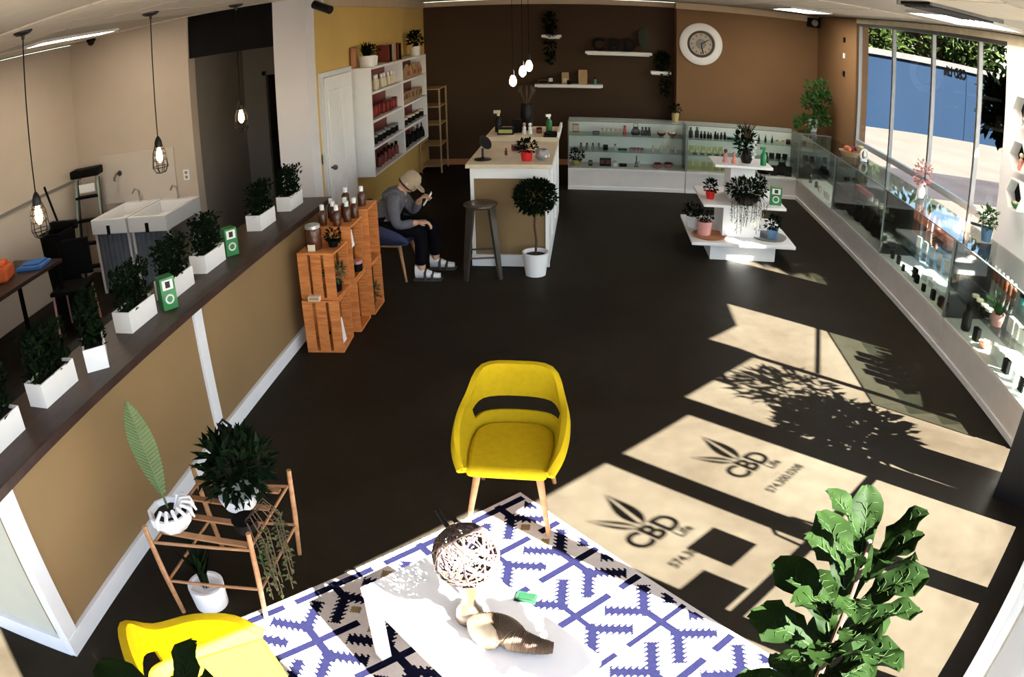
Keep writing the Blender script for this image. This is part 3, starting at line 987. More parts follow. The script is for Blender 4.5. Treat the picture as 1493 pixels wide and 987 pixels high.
t_ = thing('trash_bin', 'black open bin standing behind the work table', 'bin', (-5.28, 5.72, 0))
MB().lathe([(0.15, 0), (0.21, 0.92), (0.225, 0.93), (0.225, 0.96), (0.20, 0.96), (0.14, 0.03)], (0, 0, 0), 4).build('bin_body', 'black', t_).rotation_euler = (0, 0, PI / 4)
MB().box(-0.20, 0.20, 0.1, 0.16, 0.93, 1.02).build('lid_flap', 'black', t_, bevel=0.01)
t_ = thing('folded_chair', 'dark chair with pale legs behind the counter', 'chair', (-4.95, 5.45, 0), 0.3)
MB().box(-0.2, 0.2, -0.2, 0.2, 0.42, 0.46).build('seat', 'black', t_, bevel=0.01)
MB().box(-0.2, 0.2, 0.18, 0.21, 0.50, 0.88).build('backrest', 'black', t_, bevel=0.01)
for sx in (-0.17, 0.17):
    for sy in (-0.17, 0.17):
        MB().tube([(sx * 1.1, sy * 1.1, 0), (sx, sy, 0.42)], 0.014).build('leg', 'pink_pot', t_)

# ------------------------------------------------------------------ generic small goods
MESH = {}


def goods_mesh(kind, m1, m2):
    key = (kind, m1, m2)
    if key in MESH:
        return MESH[key]
    mb = MB()
    if kind == 'bottle':
        mb.lathe([(0.024, 0), (0.026, 0.01), (0.026, 0.075), (0.012, 0.095)], (0, 0, 0), 12, 0)
        mb.lathe([(0.014, 0.095), (0.014, 0.125), (0.010, 0.128)], (0, 0, 0), 10, 1)
    elif kind == 'dropper':
        mb.lathe([(0.017, 0), (0.018, 0.006), (0.018, 0.06), (0.008, 0.072)], (0, 0, 0), 10, 0)
        mb.lathe([(0.010, 0.072), (0.010, 0.088), (0.005, 0.095), (0.005, 0.12)], (0, 0, 0), 8, 1)
    elif kind == 'jar':
        mb.lathe([(0.035, 0), (0.037, 0.008), (0.037, 0.055)], (0, 0, 0), 14, 0)
        mb.lathe([(0.038, 0.055), (0.038, 0.075), (0.034, 0.078)], (0, 0, 0), 14, 1)
    elif kind == 'box':
        mb.box(-0.035, 0.035, -0.02, 0.02, 0, 0.10, 0)
        mb.box(-0.025, 0.025, -0.022, -0.02, 0.03, 0.08, 1)
    elif kind == 'lowbox':
        mb.box(-0.06, 0.06, -0.035, 0.035, 0, 0.05, 0)
        mb.box(-0.05, 0.05, -0.037, -0.035, 0.012, 0.04, 1)
    elif kind == 'pouch':
        mb.add([(-.045, -.025, 0), (.045, -.025, 0), (.045, .025, 0), (-.045, .025, 0), (-.048, -.022, .09), (.048, -.022, .09), (.048, .022, .09), (-.048, .022, .09), (-.045, 0, .16), (.045, 0, .16)],
               [(0, 3, 2, 1), (0, 1, 5, 4), (2, 3, 7, 6), (1, 2, 6, 5), (3, 0, 4, 7), (4, 5, 9, 8), (6, 7, 8, 9), (5, 6, 9), (7, 4, 8)], 0)
        mb.box(-0.028, 0.028, -0.028, -0.024, 0.03, 0.08, 1)
    elif kind == 'glass':
        mb.lathe([(0.022, 0), (0.006, 0.006), (0.005, 0.05), (0.03, 0.075), (0.028, 0.12)], (0, 0, 0), 10, 0)
    elif kind == 'pipe':
        mb.lathe([(0.05, 0), (0.05, 0.01), (0.02, 0.03), (0.035, 0.055), (0.035, 0.08), (0.014, 0.105), (0.012, 0.20), (0.018, 0.21)], (0, 0, 0), 12, 0)
        mb.tube([(0.03, 0, 0.07), (0.06, 0, 0.11)], 0.007, 6, 1)
    elif kind == 'spray':
        mb.lathe([(0.035, 0), (0.037, 0.01), (0.037, 0.12), (0.015, 0.16)], (0, 0, 0), 12, 0)
        mb.lathe([(0.014, 0.16), (0.014, 0.185)], (0, 0, 0), 10, 1)
        mb.box(-0.045, 0.02, -0.012, 0.012, 0.185, 0.215, 1)
    elif kind == 'figure':
        mb.lathe([(0.03, 0), (0.035, 0.02), (0.022, 0.06), (0.026, 0.09), (0.010, 0.115)], (0, 0, 0), 12, 0)
        mb.sphere((0, 0, 0.135), 0.024, 10, 7, 1)
    elif kind == 'bowl':
        mb.lathe([(0.03, 0), (0.055, 0.02), (0.075, 0.055), (0.07, 0.055), (0.05, 0.025), (0.001, 0.01)], (0, 0, 0), 16, 0)
        for q in range(5):
            mb.sphere((0.032 * cos(q * 1.26), 0.032 * sin(q * 1.26), 0.055), 0.022, 8, 6, 1)
    elif kind == 'bag':
        mb.lathe([(0.07, 0), (0.10, 0.03), (0.09, 0.10), (0.05, 0.16), (0.055, 0.18)], (0, 0, 0), 12, 0, 1, 0.6)
        mb.tube([(-0.05, 0, 0.17), (-0.04, 0, 0.25), (0.04, 0, 0.25), (0.05, 0, 0.17)], 0.007, 6, 1)
    elif kind == 'tile':
        mb.box(-0.05, 0.05, -0.006, 0.006, 0, 0.14, 0)
        mb.box(-0.042, 0.042, -0.008, -0.006, 0.02, 0.12, 1)
    me = mb.build(kind, [m1, m2], mesh_only=True)
    me.polygons.foreach_set('use_smooth', [True] * len(me.polygons))
    try:
        me.set_sharp_from_angle(angle=rad(35))
    except Exception:
        pass
    MESH[key] = me
    return me


NAMES = {'bottle': ('bottle', 'bottle'), 'dropper': ('dropper_bottle', 'bottle'), 'jar': ('jar', 'jar'), 'box': ('small_box', 'box'), 'lowbox': ('flat_box', 'box'), 'pouch': ('pouch', 'pouch'), 'glass': ('stem_glass', 'glass'), 'pipe': ('glass_pipe', 'pipe'), 'spray': ('spray_bottle', 'bottle'), 'figure': ('figurine', 'figurine'), 'bowl': ('bowl', 'bowl'), 'bag': ('handbag', 'bag'), 'tile': ('display_card', 'card')}


def goods(kind, m1, m2, loc, label, rz=0.0, sc=1.0, group=None):
    nm, cat = NAMES[kind]
    o = inst(nm, goods_mesh(kind, m1, m2), None, loc, rz)
    o.scale = (sc, sc, sc)
    return tag(o, label, cat, group)


ORD = ['first', 'second', 'third', 'fourth', 'fifth', 'sixth', 'seventh', 'eighth', 'ninth', 'tenth']


def row(kind, m1, m2, p0, p1, n, label, sc=1.0, rz=0.0, seed=0, jit=0.0, scv=0.0):
    rng = random.Random(seed + n)
    for q in range(n):
        f = q / max(1, n - 1)
        p = [p0[i] + (p1[i] - p0[i]) * f for i in range(3)]
        p[0] += rng.uniform(-jit, jit)
        p[1] += rng.uniform(-jit, jit)
        lab_ = label
        if n > 1:
            side_ = 'from left' if abs(p1[0] - p0[0]) > abs(p1[1] - p0[1]) else ('from far end' if p1[1] < p0[1] else 'from near end')
            lab_ = label + ', ' + ORD[q] + ' ' + side_
        goods(kind, m1, m2, p, lab_, rz + rng.uniform(-.15, .15), sc * (1 + rng.uniform(-scv, scv)), label if n > 1 else None)


# ------------------------------------------------------------------ potted plants
def pot(mb, r0, r1, h, n=18):
    return mb.lathe([(r0, 0), (r1, h), (r1 * 1.03, h), (r1 * 1.03, h - h * 0.1 * 0), (r1 * 0.90, h), (r1 * 0.86, h * 0.82), (0.0001, h * 0.82)], (0, 0, 0), n)


def potted(name, label, loc, r0, r1, h, pm, kind, size, lm, n, seed, leaf=(0.06, 0.03), group=None, cat='potted plant', trunk=0.0):
    rng = random.Random(seed)
    t_ = thing(name, label, cat, loc, rng.uniform(0, 6), group)
    pot(MB(), r0, r1, h).build('pot', pm, t_, smooth=True)
    mb = MB()
    if kind == 'bush':
        foliage(mb, (0, 0, h + trunk + size[1] * 0.85), (size[0], size[0], size[1]), n, leaf[0], leaf[1], rng, 0.15)
    elif kind == 'blades':
        for _ in range(n):
            a = rng.uniform(0, 2 * PI)
            l = size[1] * rng.uniform(0.6, 1.1)
            o_ = size[0] * rng.uniform(0.2, 1)
            side = Vector((-sin(a), cos(a), 0)) * leaf[1] / 2
            b = Vector((cos(a) * r1 * 0.3, sin(a) * r1 * 0.3, h * 0.85))
            m1_ = b + Vector((cos(a) * o_ * 0.4, sin(a) * o_ * 0.4, l * 0.65))
            e = b + Vector((cos(a) * o_, sin(a) * o_, l * (0.8 if o_ > size[0] * .6 else 1)))
            mb.add([b - side, b + side, m1_ + side, m1_ - side, e], [(0, 1, 2, 3), (3, 2, 4)])
    mb.build('foliage', lm, t_)
    if trunk:
        MB().tube([(0, 0, h * 0.8), (0.01, 0.005, h + trunk * 0.5), (0, 0, h + trunk + size[1] * 0.3)], 0.013, 8).build('stem', 'bark', t_)
    return t_
# ------------------------------------------------------------------ display cases
def display_case(label, loc, L, rz, shelves=(0.57, 0.81), back=False):
    """local x along the length, -y is the customer side, depth 0.5"""
    t_ = thing('display_case', label, 'display case', loc, rz, 'glass display cases')
    a = L / 2
    D = 0.5
    MB().box(-a, a, 0.02, D, 0.03, 0.29).build('plinth', 'case_white', t_)
    MB().box(-a, a, 0.0, D, 0.29, 0.325).build('deck', 'case_white', t_, bevel=0.003)
    MB().box(-a, a, 0.0, 0.02, 0.0, 0.05).build('kick_strip', 'white', t_)
    MB().box(-a + 0.008, a - 0.008, 0.006, 0.012, 0.325, 1.018).build('front_glass', 'case_glass', t_)
    MB().box(-a + 0.002, a - 0.002, 0.0, D, 1.018, 1.026).build('top_glass', 'case_glass', t_)
    for sx in (-1, 1):
        MB().box(sx * (a - 0.005) - 0.003, sx * (a - 0.005) + 0.003, 0.0, D - 0.02, 0.325, 1.018).build('side_glass', 'case_glass', t_)
    for z in shelves:
        MB().box(-a + 0.012, a - 0.012, 0.05, D - 0.04, z - 0.008, z).build('glass_shelf', 'shelf_glass', t_)
    MB().box(-a, a, -0.003, 0.006, 1.018, 1.028).build('edge_strip', 'glass_edge', t_)
    for sx in (-1, 1):
        MB().box(sx * (a - 0.005) - 0.005, sx * (a - 0.005) + 0.005, -0.003, 0.006, 0.325, 1.018).build('edge_post', 'glass_edge', t_)
    if back:
        MB().box(-a, a, D - 0.02, D, 0.325, 1.018).build('back_panel', 'white', t_)
    else:
        MB().box(-a, a, D - 0.015, D - 0.009, 0.325, 1.018).build('back_glass', 'case_glass', t_)
    return t_


YC = 10.77
display_case('left one of the two glass display cases under the back wall', (0.515, YC, 0), 1.72, 0, back=True)
display_case('right one of the two glass display cases under the back wall', (2.245, YC, 0), 1.72, 0, back=True)
SIDE = ((4.64, 1.63, 'glass display case nearest the camera, along the side window'), (6.325, 1.72, 'second glass display case along the side window'), (8.09, 1.79, 'third glass display case along the side window'), (9.875, 1.77, 'farthest glass display case along the side window'))
for y, L, lab in SIDE:
    display_case(lab, (3.10, y, 0), L, -PI / 2, shelves=(0.56, 0.80) if y < 7 else (0.68,))
display_case('small square glass case in the corner under the bushy tree', (3.365, YC, 0), 0.51, 0, shelves=(0.68,))

# goods in the left back case
y0 = YC + 0.20
row('lowbox', 'black', 'grey_item', (0.06, y0, 0.81), (0.06, y0, 0.81), 1, 'flat black box, top shelf, left back case', 0.8)
row('glass', 'cream', 'cream', (0.16, y0, 0.81), (0.42, y0, 0.81), 5, 'pale stem glass, top shelf, left back case', 0.75)
row('figure', 'red_item', 'red_item', (0.48, y0, 0.81), (0.48, y0, 0.81), 1, 'small red figurine, top shelf, left back case', 0.9)
row('bag', 'black', 'black', (0.64, y0, 0.81), (0.64, y0, 0.81), 1, 'black handbag hanging over the top shelf of the left back case', 0.7)
row('bottle', 'black_satin', 'black', (0.74, y0, 0.81), (0.84, y0, 0.81), 3, 'slim black bottle, top shelf, left back case', 1.0)
row('bowl', 'maroon_item', 'cream', (1.02, y0, 0.81), (1.18, y0, 0.81), 2, 'dark bowl with pale contents in the left back case', 0.95)
row('tile', 'red_item', 'cream', (-0.24, y0, 0.83), (-0.24, y0, 0.83), 1, 'red card standing at the left end of the back cases', 0.9)
row('bottle', 'grey_item', 'black', (-0.16, y0, 0.57), (0.10, y0, 0.57), 4, 'grey bottle with black cap, middle shelf, left back case', 0.8)
row('jar', 'black', 'black', (0.20, y0, 0.57), (0.20, y0, 0.57), 1, 'squat black jar, middle shelf, left back case', 1.0)
row('bottle', 'cream', 'black', (0.34, y0, 0.57), (0.34, y0, 0.57), 1, 'cream bottle with black cap, middle shelf, left back case', 0.75)
row('lowbox', 'teal_item', 'black', (0.42, y0, 0.57), (0.48, y0, 0.57), 2, 'flat teal box, middle shelf, left back case', 0.6)
row('jar', 'rose_item', 'maroon_item', (0.58, y0, 0.57), (0.74, y0, 0.57), 4, 'rose jar with dark lid, middle shelf, left back case', 0.62)
row('bottle', 'cream', 'cream', (0.90, y0, 0.57), (1.24, y0, 0.57), 4, 'pale bottle at right of middle shelf, left back case', 0.75)
row('box', 'black', 'grey_item', (-0.02, y0, 0.325), (-0.02, y0, 0.325), 1, 'small black box, bottom, left back case', 0.8)
row('box', 'black', 'maroon_item', (0.16, y0, 0.325), (0.24, y0, 0.325), 2, 'tall black box, bottom, left back case', 1.2)
row('jar', 'white', 'cream', (0.34, y0, 0.325), (0.34, y0, 0.325), 1, 'white jar, bottom, left back case', 1.0)
row('lowbox', 'black', 'black', (0.46, y0, 0.325), (0.46, y0, 0.325), 1, 'low black box beside the white jar in the left back case', 0.9)
row('pipe', 'grey_item', 'grey_item', (0.66, y0, 0.325), (0.66, y0, 0.325), 1, 'grey glass flask, bottom, left back case', 0.8)
row('bowl', 'rose_item', 'maroon_item', (0.98, y0, 0.325), (1.14, y0 + 0.05, 0.325), 2, 'dim rose bowl, bottom, left back case', 1.1)
potted('potted_plant', 'plant in a yellowish pot at the left end of the back cases', (-0.22, y0, 0.325), 0.06, 0.085, 0.09, 'yellow_pot', 'bush', (0.10, 0.08), 'dark_leaf', 90, 11, (0.06, 0.03))
potted('potted_plant', 'small plant in a yellow pot on top of the back cases', (1.24, YC + 0.36, 1.026), 0.045, 0.06, 0.13, 'yellow_pot', 'bush', (0.08, 0.07), 'dark_leaf', 90, 12, (0.05, 0.025))
# goods in the right back case
row('bottle', 'black_satin', 'teal_item', (1.46, y0, 0.81), (1.56, y0 + .05, 0.81), 2, 'tall dark bottle at the left end of the right back case', 1.25)
row('bottle', 'black_satin', 'black', (1.62, y0, 0.81), (1.98, y0, 0.81), 8, 'dark bottle in long row, right back case', 0.85, seed=3, jit=0.01, scv=0.15)
row('lowbox', 'teal_item', 'black', (2.06, y0, 0.81), (2.16, y0, 0.81), 2, 'teal box beside the dark bottles in the right back case', 0.9)
row('dropper', 'black_satin', 'black', (2.30, y0, 0.81), (2.72, y0, 0.81), 5, 'slim black dropper bottle, top shelf, right back case', 1.0)
row('jar', 'cream', 'kraft', (2.80, y0, 0.81), (2.90, y0, 0.81), 2, 'small cream jar at the right end of the top shelf', 0.7)
row('jar', 'black', 'maroon_item', (2.98, y0, 0.81), (2.98, y0, 0.81), 1, 'dark round jar at the right end of the top shelf', 1.0)
row('pouch', 'yellowgreen', 'cream', (1.48, y0, 0.57), (1.92, y0, 0.57), 6, 'yellow green pouch, middle shelf, right back case', 0.75)
row('lowbox', 'green_pack', 'black', (1.52, y0 - 0.08, 0.57), (1.96, y0 - 0.08, 0.57), 5, 'low green box in front of the pouches in the right back case', 0.55)
row('jar', 'black', 'black', (2.62, y0, 0.57), (2.94, y0, 0.57), 4, 'round black jar, middle shelf, right back case', 1.1)
row('pouch', 'yellowgreen', 'yellow_pot', (1.46, y0, 0.325), (1.98, y0, 0.325), 6, 'yellowish pouch, bottom, right back case', 0.8)
row('jar', 'maroon_item', 'black', (2.10, y0, 0.325), (2.24, y0, 0.325), 3, 'dark red jar, bottom, right back case', 0.7)
row('bag', 'black', 'black', (2.62, y0, 0.325), (2.90, y0, 0.325), 2, 'black bag, bottom, right back case', 1.1)
row('box', 'black', 'black', (2.76, y0 - 0.06, 0.325), (2.99, y0 - 0.06, 0.325), 2, 'black box between the black bags in the right back case', 1.5)
# goods in the side cases (x grows towards the window)
row('box', 'cream', 'kraft', (3.26, 10.1, 0.325), (3.22, 9.15, 0.325), 7, 'pale little box, bottom, farthest side case', 0.8, PI / 2, 5, 0.03, 0.2)
row('bottle', 'black', 'cream', (3.26, 10.55, 0.325), (3.26, 10.25, 0.325), 2, 'dark bottle in the corner of the farthest side case', 1.0)
row('bag', 'black', 'black', (3.34, 8.75, 0.325), (3.34, 7.45, 0.325), 7, 'black bag slumped in the third side case', 1.35, PI / 2, 6, 0.02)
row('lowbox', 'red_item', 'salmon_item', (3.36, 8.72, 0.68), (3.36, 8.30, 0.68), 4, 'red box on the shelf of the third side case', 1.0, PI / 2)
row('jar', 'cream', 'grey_item', (3.30, 8.1, 0.68), (3.30, 7.4, 0.68), 5, 'small cream jar on the shelf of the third side case', 0.8)
row('pouch', 'salmon_item', 'cream', (3.40, 6.92, 0.80), (3.40, 6.42, 0.80), 5, 'salmon pouch, top shelf, second side case', 1.0, PI / 2)
row('lowbox', 'orange_item', 'orange_item', (3.40, 6.28, 0.80), (3.40, 6.08, 0.80), 3, 'orange box, top shelf, second side case', 1.3, PI / 2)
row('bag', 'black', 'green_pack', (3.40, 5.86, 0.80), (3.40, 5.62, 0.80), 2, 'dark bag at the near end of the second side case', 0.8, PI / 2)
row('tile', 'white', 'paper', (3.36, 6.72, 0.56), (3.36, 5.66, 0.56), 7, 'white display card in the second side case', 0.8, PI / 2 + 0.2)
row('box', 'black', 'grey_item', (3.22, 7.05, 0.325), (3.20, 5.70, 0.325), 8, 'small black box, bottom, second side case', 0.8, PI / 2, 8, 0.04, 0.25)
row('jar', 'terracotta', 'maroon_item', (3.20, 5.74, 0.325), (3.20, 5.62, 0.325), 2, 'reddish jar at the near corner of the second side case', 0.9)
row('lowbox', 'white', 'paper', (3.36, 6.6, 0.325), (3.34, 6.0, 0.325), 4, 'white low box, bottom, second side case', 1.1, PI / 2)
row('bottle', 'amber_glass', 'white', (3.40, 5.15, 0.80), (3.36, 4.72, 0.80), 6, 'amber bottle with white cap, top shelf, nearest side case', 0.95)
row('jar', 'teal_item', 'black', (3.40, 4.62, 0.80), (3.40, 4.20, 0.80), 5, 'teal jar, top shelf, nearest side case', 1.0)
row('jar', 'black', 'cream', (3.28, 5.22, 0.56), (3.26, 4.92, 0.56), 4, 'black jar with pale lid, middle shelf, nearest side case', 0.95)
row('bottle', 'black_satin', 'black', (3.22, 5.20, 0.325), (3.22, 5.20, 0.325), 1, 'big black bottle, bottom, nearest side case', 1.9)
row('box', 'black', 'maroon_item', (3.22, 4.98, 0.325), (3.22, 4.98, 0.325), 1, 'black box beside the big black bottle in the nearest side case', 1.1, PI / 2)
row('bowl', 'salmon_item', 'cream', (3.24, 4.84, 0.325), (3.24, 4.84, 0.325), 1, 'salmon coloured bowl, bottom, nearest side case', 0.9)
row('box', 'white', 'teal_item', (3.24, 4.66, 0.325), (3.24, 4.50, 0.325), 3, 'white box with teal label in the nearest side case', 1.1, PI / 2)
row('box', 'white', 'paper', (3.34, 4.62, 0.56), (3.34, 4.20, 0.56), 5, 'white box, middle shelf, nearest side case', 1.2, PI / 2)
row('box', 'black', 'rose_item', (3.22, 4.40, 0.325), (3.22, 4.34, 0.325), 1, 'black box with rose label in the nearest side case', 1.1, PI / 2)
row('tile', 'black', 'rose_item', (3.20, 4.10, 0.325), (3.20, 4.02, 0.325), 1, 'dark card on the white floor of the nearest side case', 0.8, PI / 2)
row('box', 'white', 'white', (3.22, 4.24, 0.325), (3.22, 3.95, 0.325), 3, 'plain white box at the near end of the side cases', 0.9, PI / 2)
potted('potted_plant', 'spiky green plant in a pink pot inside the nearest side case', (3.26, 4.76, 0.56), 0.05, 0.065, 0.10, 'pink_pot', 'blades', (0.16, 0.16), 'mid_leaf', 46, 21, (0.1, 0.022))
# things on top of the side cases
potted('potted_plant', 'small plant in a blue pot on the case below the hexagon shelves', (3.46, 5.50, 1.026), 0.045, 0.062, 0.12, 'blue_pot', 'bush', (0.085, 0.10), 'mid_leaf', 110, 22, (0.055, 0.028))
t_ = thing('money_tree', 'bushy green tree in a white pot on the corner of the cases', 'potted plant', (3.42, 11.12, 1.03))
pot(MB(), 0.06, 0.085, 0.20).build('pot', 'white', t_, smooth=True)
MB().tube([(0, 0, 0.15), (0.02, 0, 0.4), (0, 0.02, 0.62)], 0.015).build('stem', 'bark', t_)
mb = MB()
rng = random.Random(5)
for c, r in (((0.05, 0, 0.66), 0.19), ((0.12, 0, 0.50), 0.16), ((-0.05, 0, 0.46), 0.14), ((-0.17, -0.05, 0.12), 0.14), ((0.1, -0.08, 0.22), 0.12)):
    foliage(mb, c, (r, r, r * 0.8), 120, 0.09, 0.045, rng, 0.2)
mb.build('foliage', 'mid_leaf', t_)
t_ = thing('flower_basket', 'basket of red flowers on the third side case', 'basket', (3.34, 9.1, 1.026))
MB().lathe([(0.10, 0), (0.15, 0.06), (0.16, 0.07), (0.14, 0.07), (0.09, 0.015), (0.0001, 0.012)], (0, 0, 0), 18).build('basket', 'kraft', t_, smooth=True)
rng = random.Random(8)
for q in range(9):
    a = q * 2.4
    r = 0.03 + 0.010 * q
    MB().sphere((cos(a) * r, sin(a) * r, 0.09 + 0.01 * (q % 3)), 0.034, 9, 6).build('blossom', ['red_item', 'orange_item', 'maroon_item'][q % 3], t_, smooth=True)
MB().sphere((0.15, 0.0, 0.13), 0.05, 8, 5, 0, 0.5).tube([(0.05, 0, 0.05), (0.15, 0, 0.12)], 0.006, 5).build('yellow_bloom', 'yellow_pot', t_, smooth=True)
t_ = thing('white_ornament', 'white looped ornament beside the flower basket', 'ornament', (3.44, 8.82, 1.026))
MB().tube([(0.05 * cos(2 * PI * q / 14), 0, 0.08 + 0.07 * sin(2 * PI * q / 14)) for q in range(14)], 0.014, 7, closed=True).build('loop', 'white', t_, smooth=True)
MB().lathe([(0.05, 0), (0.045, 0.012), (0.01, 0.02)], (0, 0, 0), 14).build('foot', 'white', t_)
t_ = thing('vase_of_stems', 'reddish bouquet in a white vase against the window mullion', 'vase', (3.42, 6.95, 1.026))
MB().lathe([(0.035, 0), (0.05, 0.05), (0.045, 0.10), (0.025, 0.13), (0.03, 0.15)], (0, 0, 0), 16).build('vase', 'white', t_, smooth=True)
mb = MB()
rng = random.Random(3)
foliage(mb, (0, 0, 0.26), (0.09, 0.09, 0.12), 120, 0.05, 0.03, rng, 0.1)
mb.build('flowers', 'rose_item', t_)

# hexagon shelves on the pier
def hexshelf(label, y, z, dark):
    t_ = thing('hexagon_shelf', label, 'shelf', (XW - 0.075, y, z), 0, 'hexagon shelves on the pier')
    R, dp, th = 0.155, 0.11, 0.012
    for q in range(6):
        a0, a1 = PI / 3 * q, PI / 3 * (q + 1)
        p0, p1 = (cos(a0), sin(a0)), (cos(a1), sin(a1))
        P = [(R * p0[0], R * p0[1]), (R * p1[0], R * p1[1]), ((R - th) * p1[0], (R - th) * p1[1]), ((R - th) * p0[0], (R - th) * p0[1])]
        vs_ = [(0, c, d_) for c, d_ in P] + [(-dp, c, d_) for c, d_ in P]
        MB().add(vs_, [(0, 1, 2, 3), (7, 6, 5, 4), (0, 4, 5, 1), (1, 5, 6, 2), (2, 6, 7, 3), (3, 7, 4, 0)]).build('board', 'white', t_)
    MB().add([(-0.004, cos(PI / 3 * q) * (R - th), sin(PI / 3 * q) * (R - th)) for q in range(6)], [tuple(range(6))]).build('back_board', dark, t_)


hexshelf('topmost white hexagon shelf on the pier', 5.47, 2.22, 'black')
hexshelf('middle white hexagon shelf on the pier', 5.47, 1.82, 'black')
hexshelf('lowest white hexagon shelf on the pier', 5.47, 1.48, 'black')
goods('figure', 'salmon_item', 'cream', (XW - 0.13, 5.47, 1.698), 'salmon figurine inside the middle hexagon shelf', 0, 1.0)
goods('bowl', 'green_pack', 'cream', (XW - 0.13, 5.47, 1.358), 'small green bowl inside the lowest hexagon shelf', 0, 0.8)
goods('pipe', 'grey_item', 'black', (XW - 0.13, 5.47, 2.098), 'dark flask inside the topmost hexagon shelf', 0, 0.7)
t_ = thing('acrylic_rack', 'wire counter rack with cards beside the corner window', 'rack', (3.52, 4.28, 1.026))
for q in range(5):
    MB().box(-0.015, 0.015, -0.24 + q * 0.12 - 0.045, -0.24 + q * 0.12 + 0.045, 0.02, 0.26 + 0.05 * (q % 2)).build('card', 'green_pack' if q % 2 else 'black', t_)
MB().box(-0.06, 0.06, -0.30, 0.30, 0, 0.02).box(-0.05, -0.04, -0.30, 0.30, 0.10, 0.13).build('stand', 'black_metal', t_)

# ------------------------------------------------------------------ island with goods
isl = thing('island_counter', 'white topped island counter with tan end panel', 'counter', (-0.81, 8.35, 0))
ix, iy = -0.81, 8.35


def ibox(name, m_, x0, x1, y0_, y1, z0, z1, bevel=0.0):
    return MB().box(x0 - ix, x1 - ix, y0_ - iy, y1 - iy, z0, z1).build(name, m_, isl, bevel=bevel)


ibox('end_panel', 'tan_panel', -1.19, -0.43, 7.27, 7.30, 0.12, 0.92)
ibox('core', 'white', -1.19, -0.44, 7.30, 9.48, 0.0, 0.93)
ibox('apron', 'white', -1.20, -0.42, 7.245, 7.30, 0.92, 1.03)
ibox('corner_trim', 'white', -1.20, -1.165, 7.25, 7.30, 0.12, 0.92)
ibox('corner_trim', 'white', -0.455, -0.42, 7.25, 7.30, 0.12, 0.92)
ibox('base_trim', 'trim_white', -1.205, -0.415, 7.245, 7.30, 0.0, 0.12)
ibox('top', 'cream', -1.24, -0.385, 7.21, 8.62, 1.03, 1.07, 0.004)
ibox('raised_top', 'cream', -1.24, -0.385, 8.62, 9.52, 1.06, 1.12, 0.004)
ibox('upper_core', 'white', -1.19, -0.44, 8.66, 9.48, 0.93, 1.06)
for y in (7.32, 8.02, 8.72, 9.40):
    ibox('side_stile', 'white', -0.44, -0.42, y, y + 0.06, 0.0, 1.03)
ibox('side_rail', 'white', -0.44, -0.42, 7.30, 9.48, 0.0, 0.12)
ibox('side_rail', 'white', -0.44, -0.42, 7.30, 9.48, 0.94, 1.03)
ibox('side_screen', 'white', -0.40, -0.375, 8.62, 9.5, 1.12, 1.18)
TZ = 1.07
t_ = thing('round_mirror', 'black pedestal make up mirror on the island edge', 'mirror', (-1.10, 7.47, TZ))
MB().lathe([(0.09, 0), (0.09, 0.008), (0.02, 0.02), (0.012, 0.03), (0.012, 0.12)], (0, 0, 0), 20).build('base', 'black_satin', t_, smooth=True)
mm = MB().lathe([(0.001, -0.006), (0.075, -0.006), (0.08, 0.0), (0.075, 0.006), (0.001, 0.006)], (0, 0, 0), 22).build('mirror_head', 'black_satin', t_, smooth=True)
mm.location = (0.03, 0, 0.18)
mm.rotation_euler = (0.5, 0.9, 0)
potted('potted_plant', 'dark plant in a bright red pot on the island', (-0.65, 7.42, TZ), 0.05, 0.065, 0.10, 'red_pot', 'bush', (0.10, 0.06), 'dark_leaf', 130, 31, (0.05, 0.025))
t_ = thing('glass_bowl', 'patterned round glass bowl beside the red pot', 'bowl', (-0.50, 7.45, TZ))
MB().lathe([(0.03, 0), (0.065, 0.03), (0.075, 0.07), (0.055, 0.115), (0.05, 0.115), (0.068, 0.07), (0.06, 0.035), (0.0001, 0.01)], (0, 0, 0), 20).build('bowl_body', 'grey_item', t_, smooth=True)
for q in range(7):
    a = q * 0.9
    MB().sphere((cos(a) * 0.062, sin(a) * 0.062, 0.05 + 0.02 * (q % 3)), 0.017, 8, 5).build('petal', 'rose_item' if q % 2 else 'white', t_, smooth=True)
goods('lowbox', 'maroon_item', 'black', (-0.78, 8.02, TZ), 'dark red leather box in the middle of the island', 0.3, 1.3)
goods('bottle', 'maroon_item', 'maroon_item', (-0.89, 7.72, TZ), 'small dark red bottle alone on the island', 0, 0.6)
goods('jar', 'kraft', 'kraft', (-0.70, 8.1, TZ), 'kraft coloured jar next to the leather box', 0, 1.0)
t_ = thing('tall_vase', 'tall black vase with pale dried flowers at the island back', 'vase', (-0.80, 9.20, 1.12))
MB().lathe([(0.05, 0), (0.075, 0.06), (0.08, 0.22), (0.065, 0.32), (0.07, 0.34)], (0, 0, 0), 18).build('vase', 'black_satin', t_, smooth=True)
rng = random.Random(4)
for q in range(8):
    a = q * 0.8
    MB().tube([(0, 0, 0.3), (cos(a) * 0.05, sin(a) * 0.05, 0.40), (cos(a) * 0.10, sin(a) * 0.10, 0.50), (cos(a) * 0.08, sin(a) * 0.08, 0.56)], [0.006, 0.010, 0.016, 0.004], 6).build('dried_flower', 'straw', t_, smooth=True)
goods('spray', 'black_satin', 'cream', (-1.13, 9.05, 1.12), 'spray bottle with cream trigger at the island back left', 0, 1.25)
goods('spray', 'green_pack', 'white', (-0.52, 9.1, 1.12), 'white topped pump bottle at the island back right', 0.6, 1.0)
goods('figure', 'paper', 'rose_item', (-0.80, 8.86, 1.12), 'white and rose figurine before the tall vase', 0, 0.9)
goods('figure', 'paper', 'paper', (-0.73, 8.84, 1.12), 'white figurine before the tall vase', 0, 0.9)
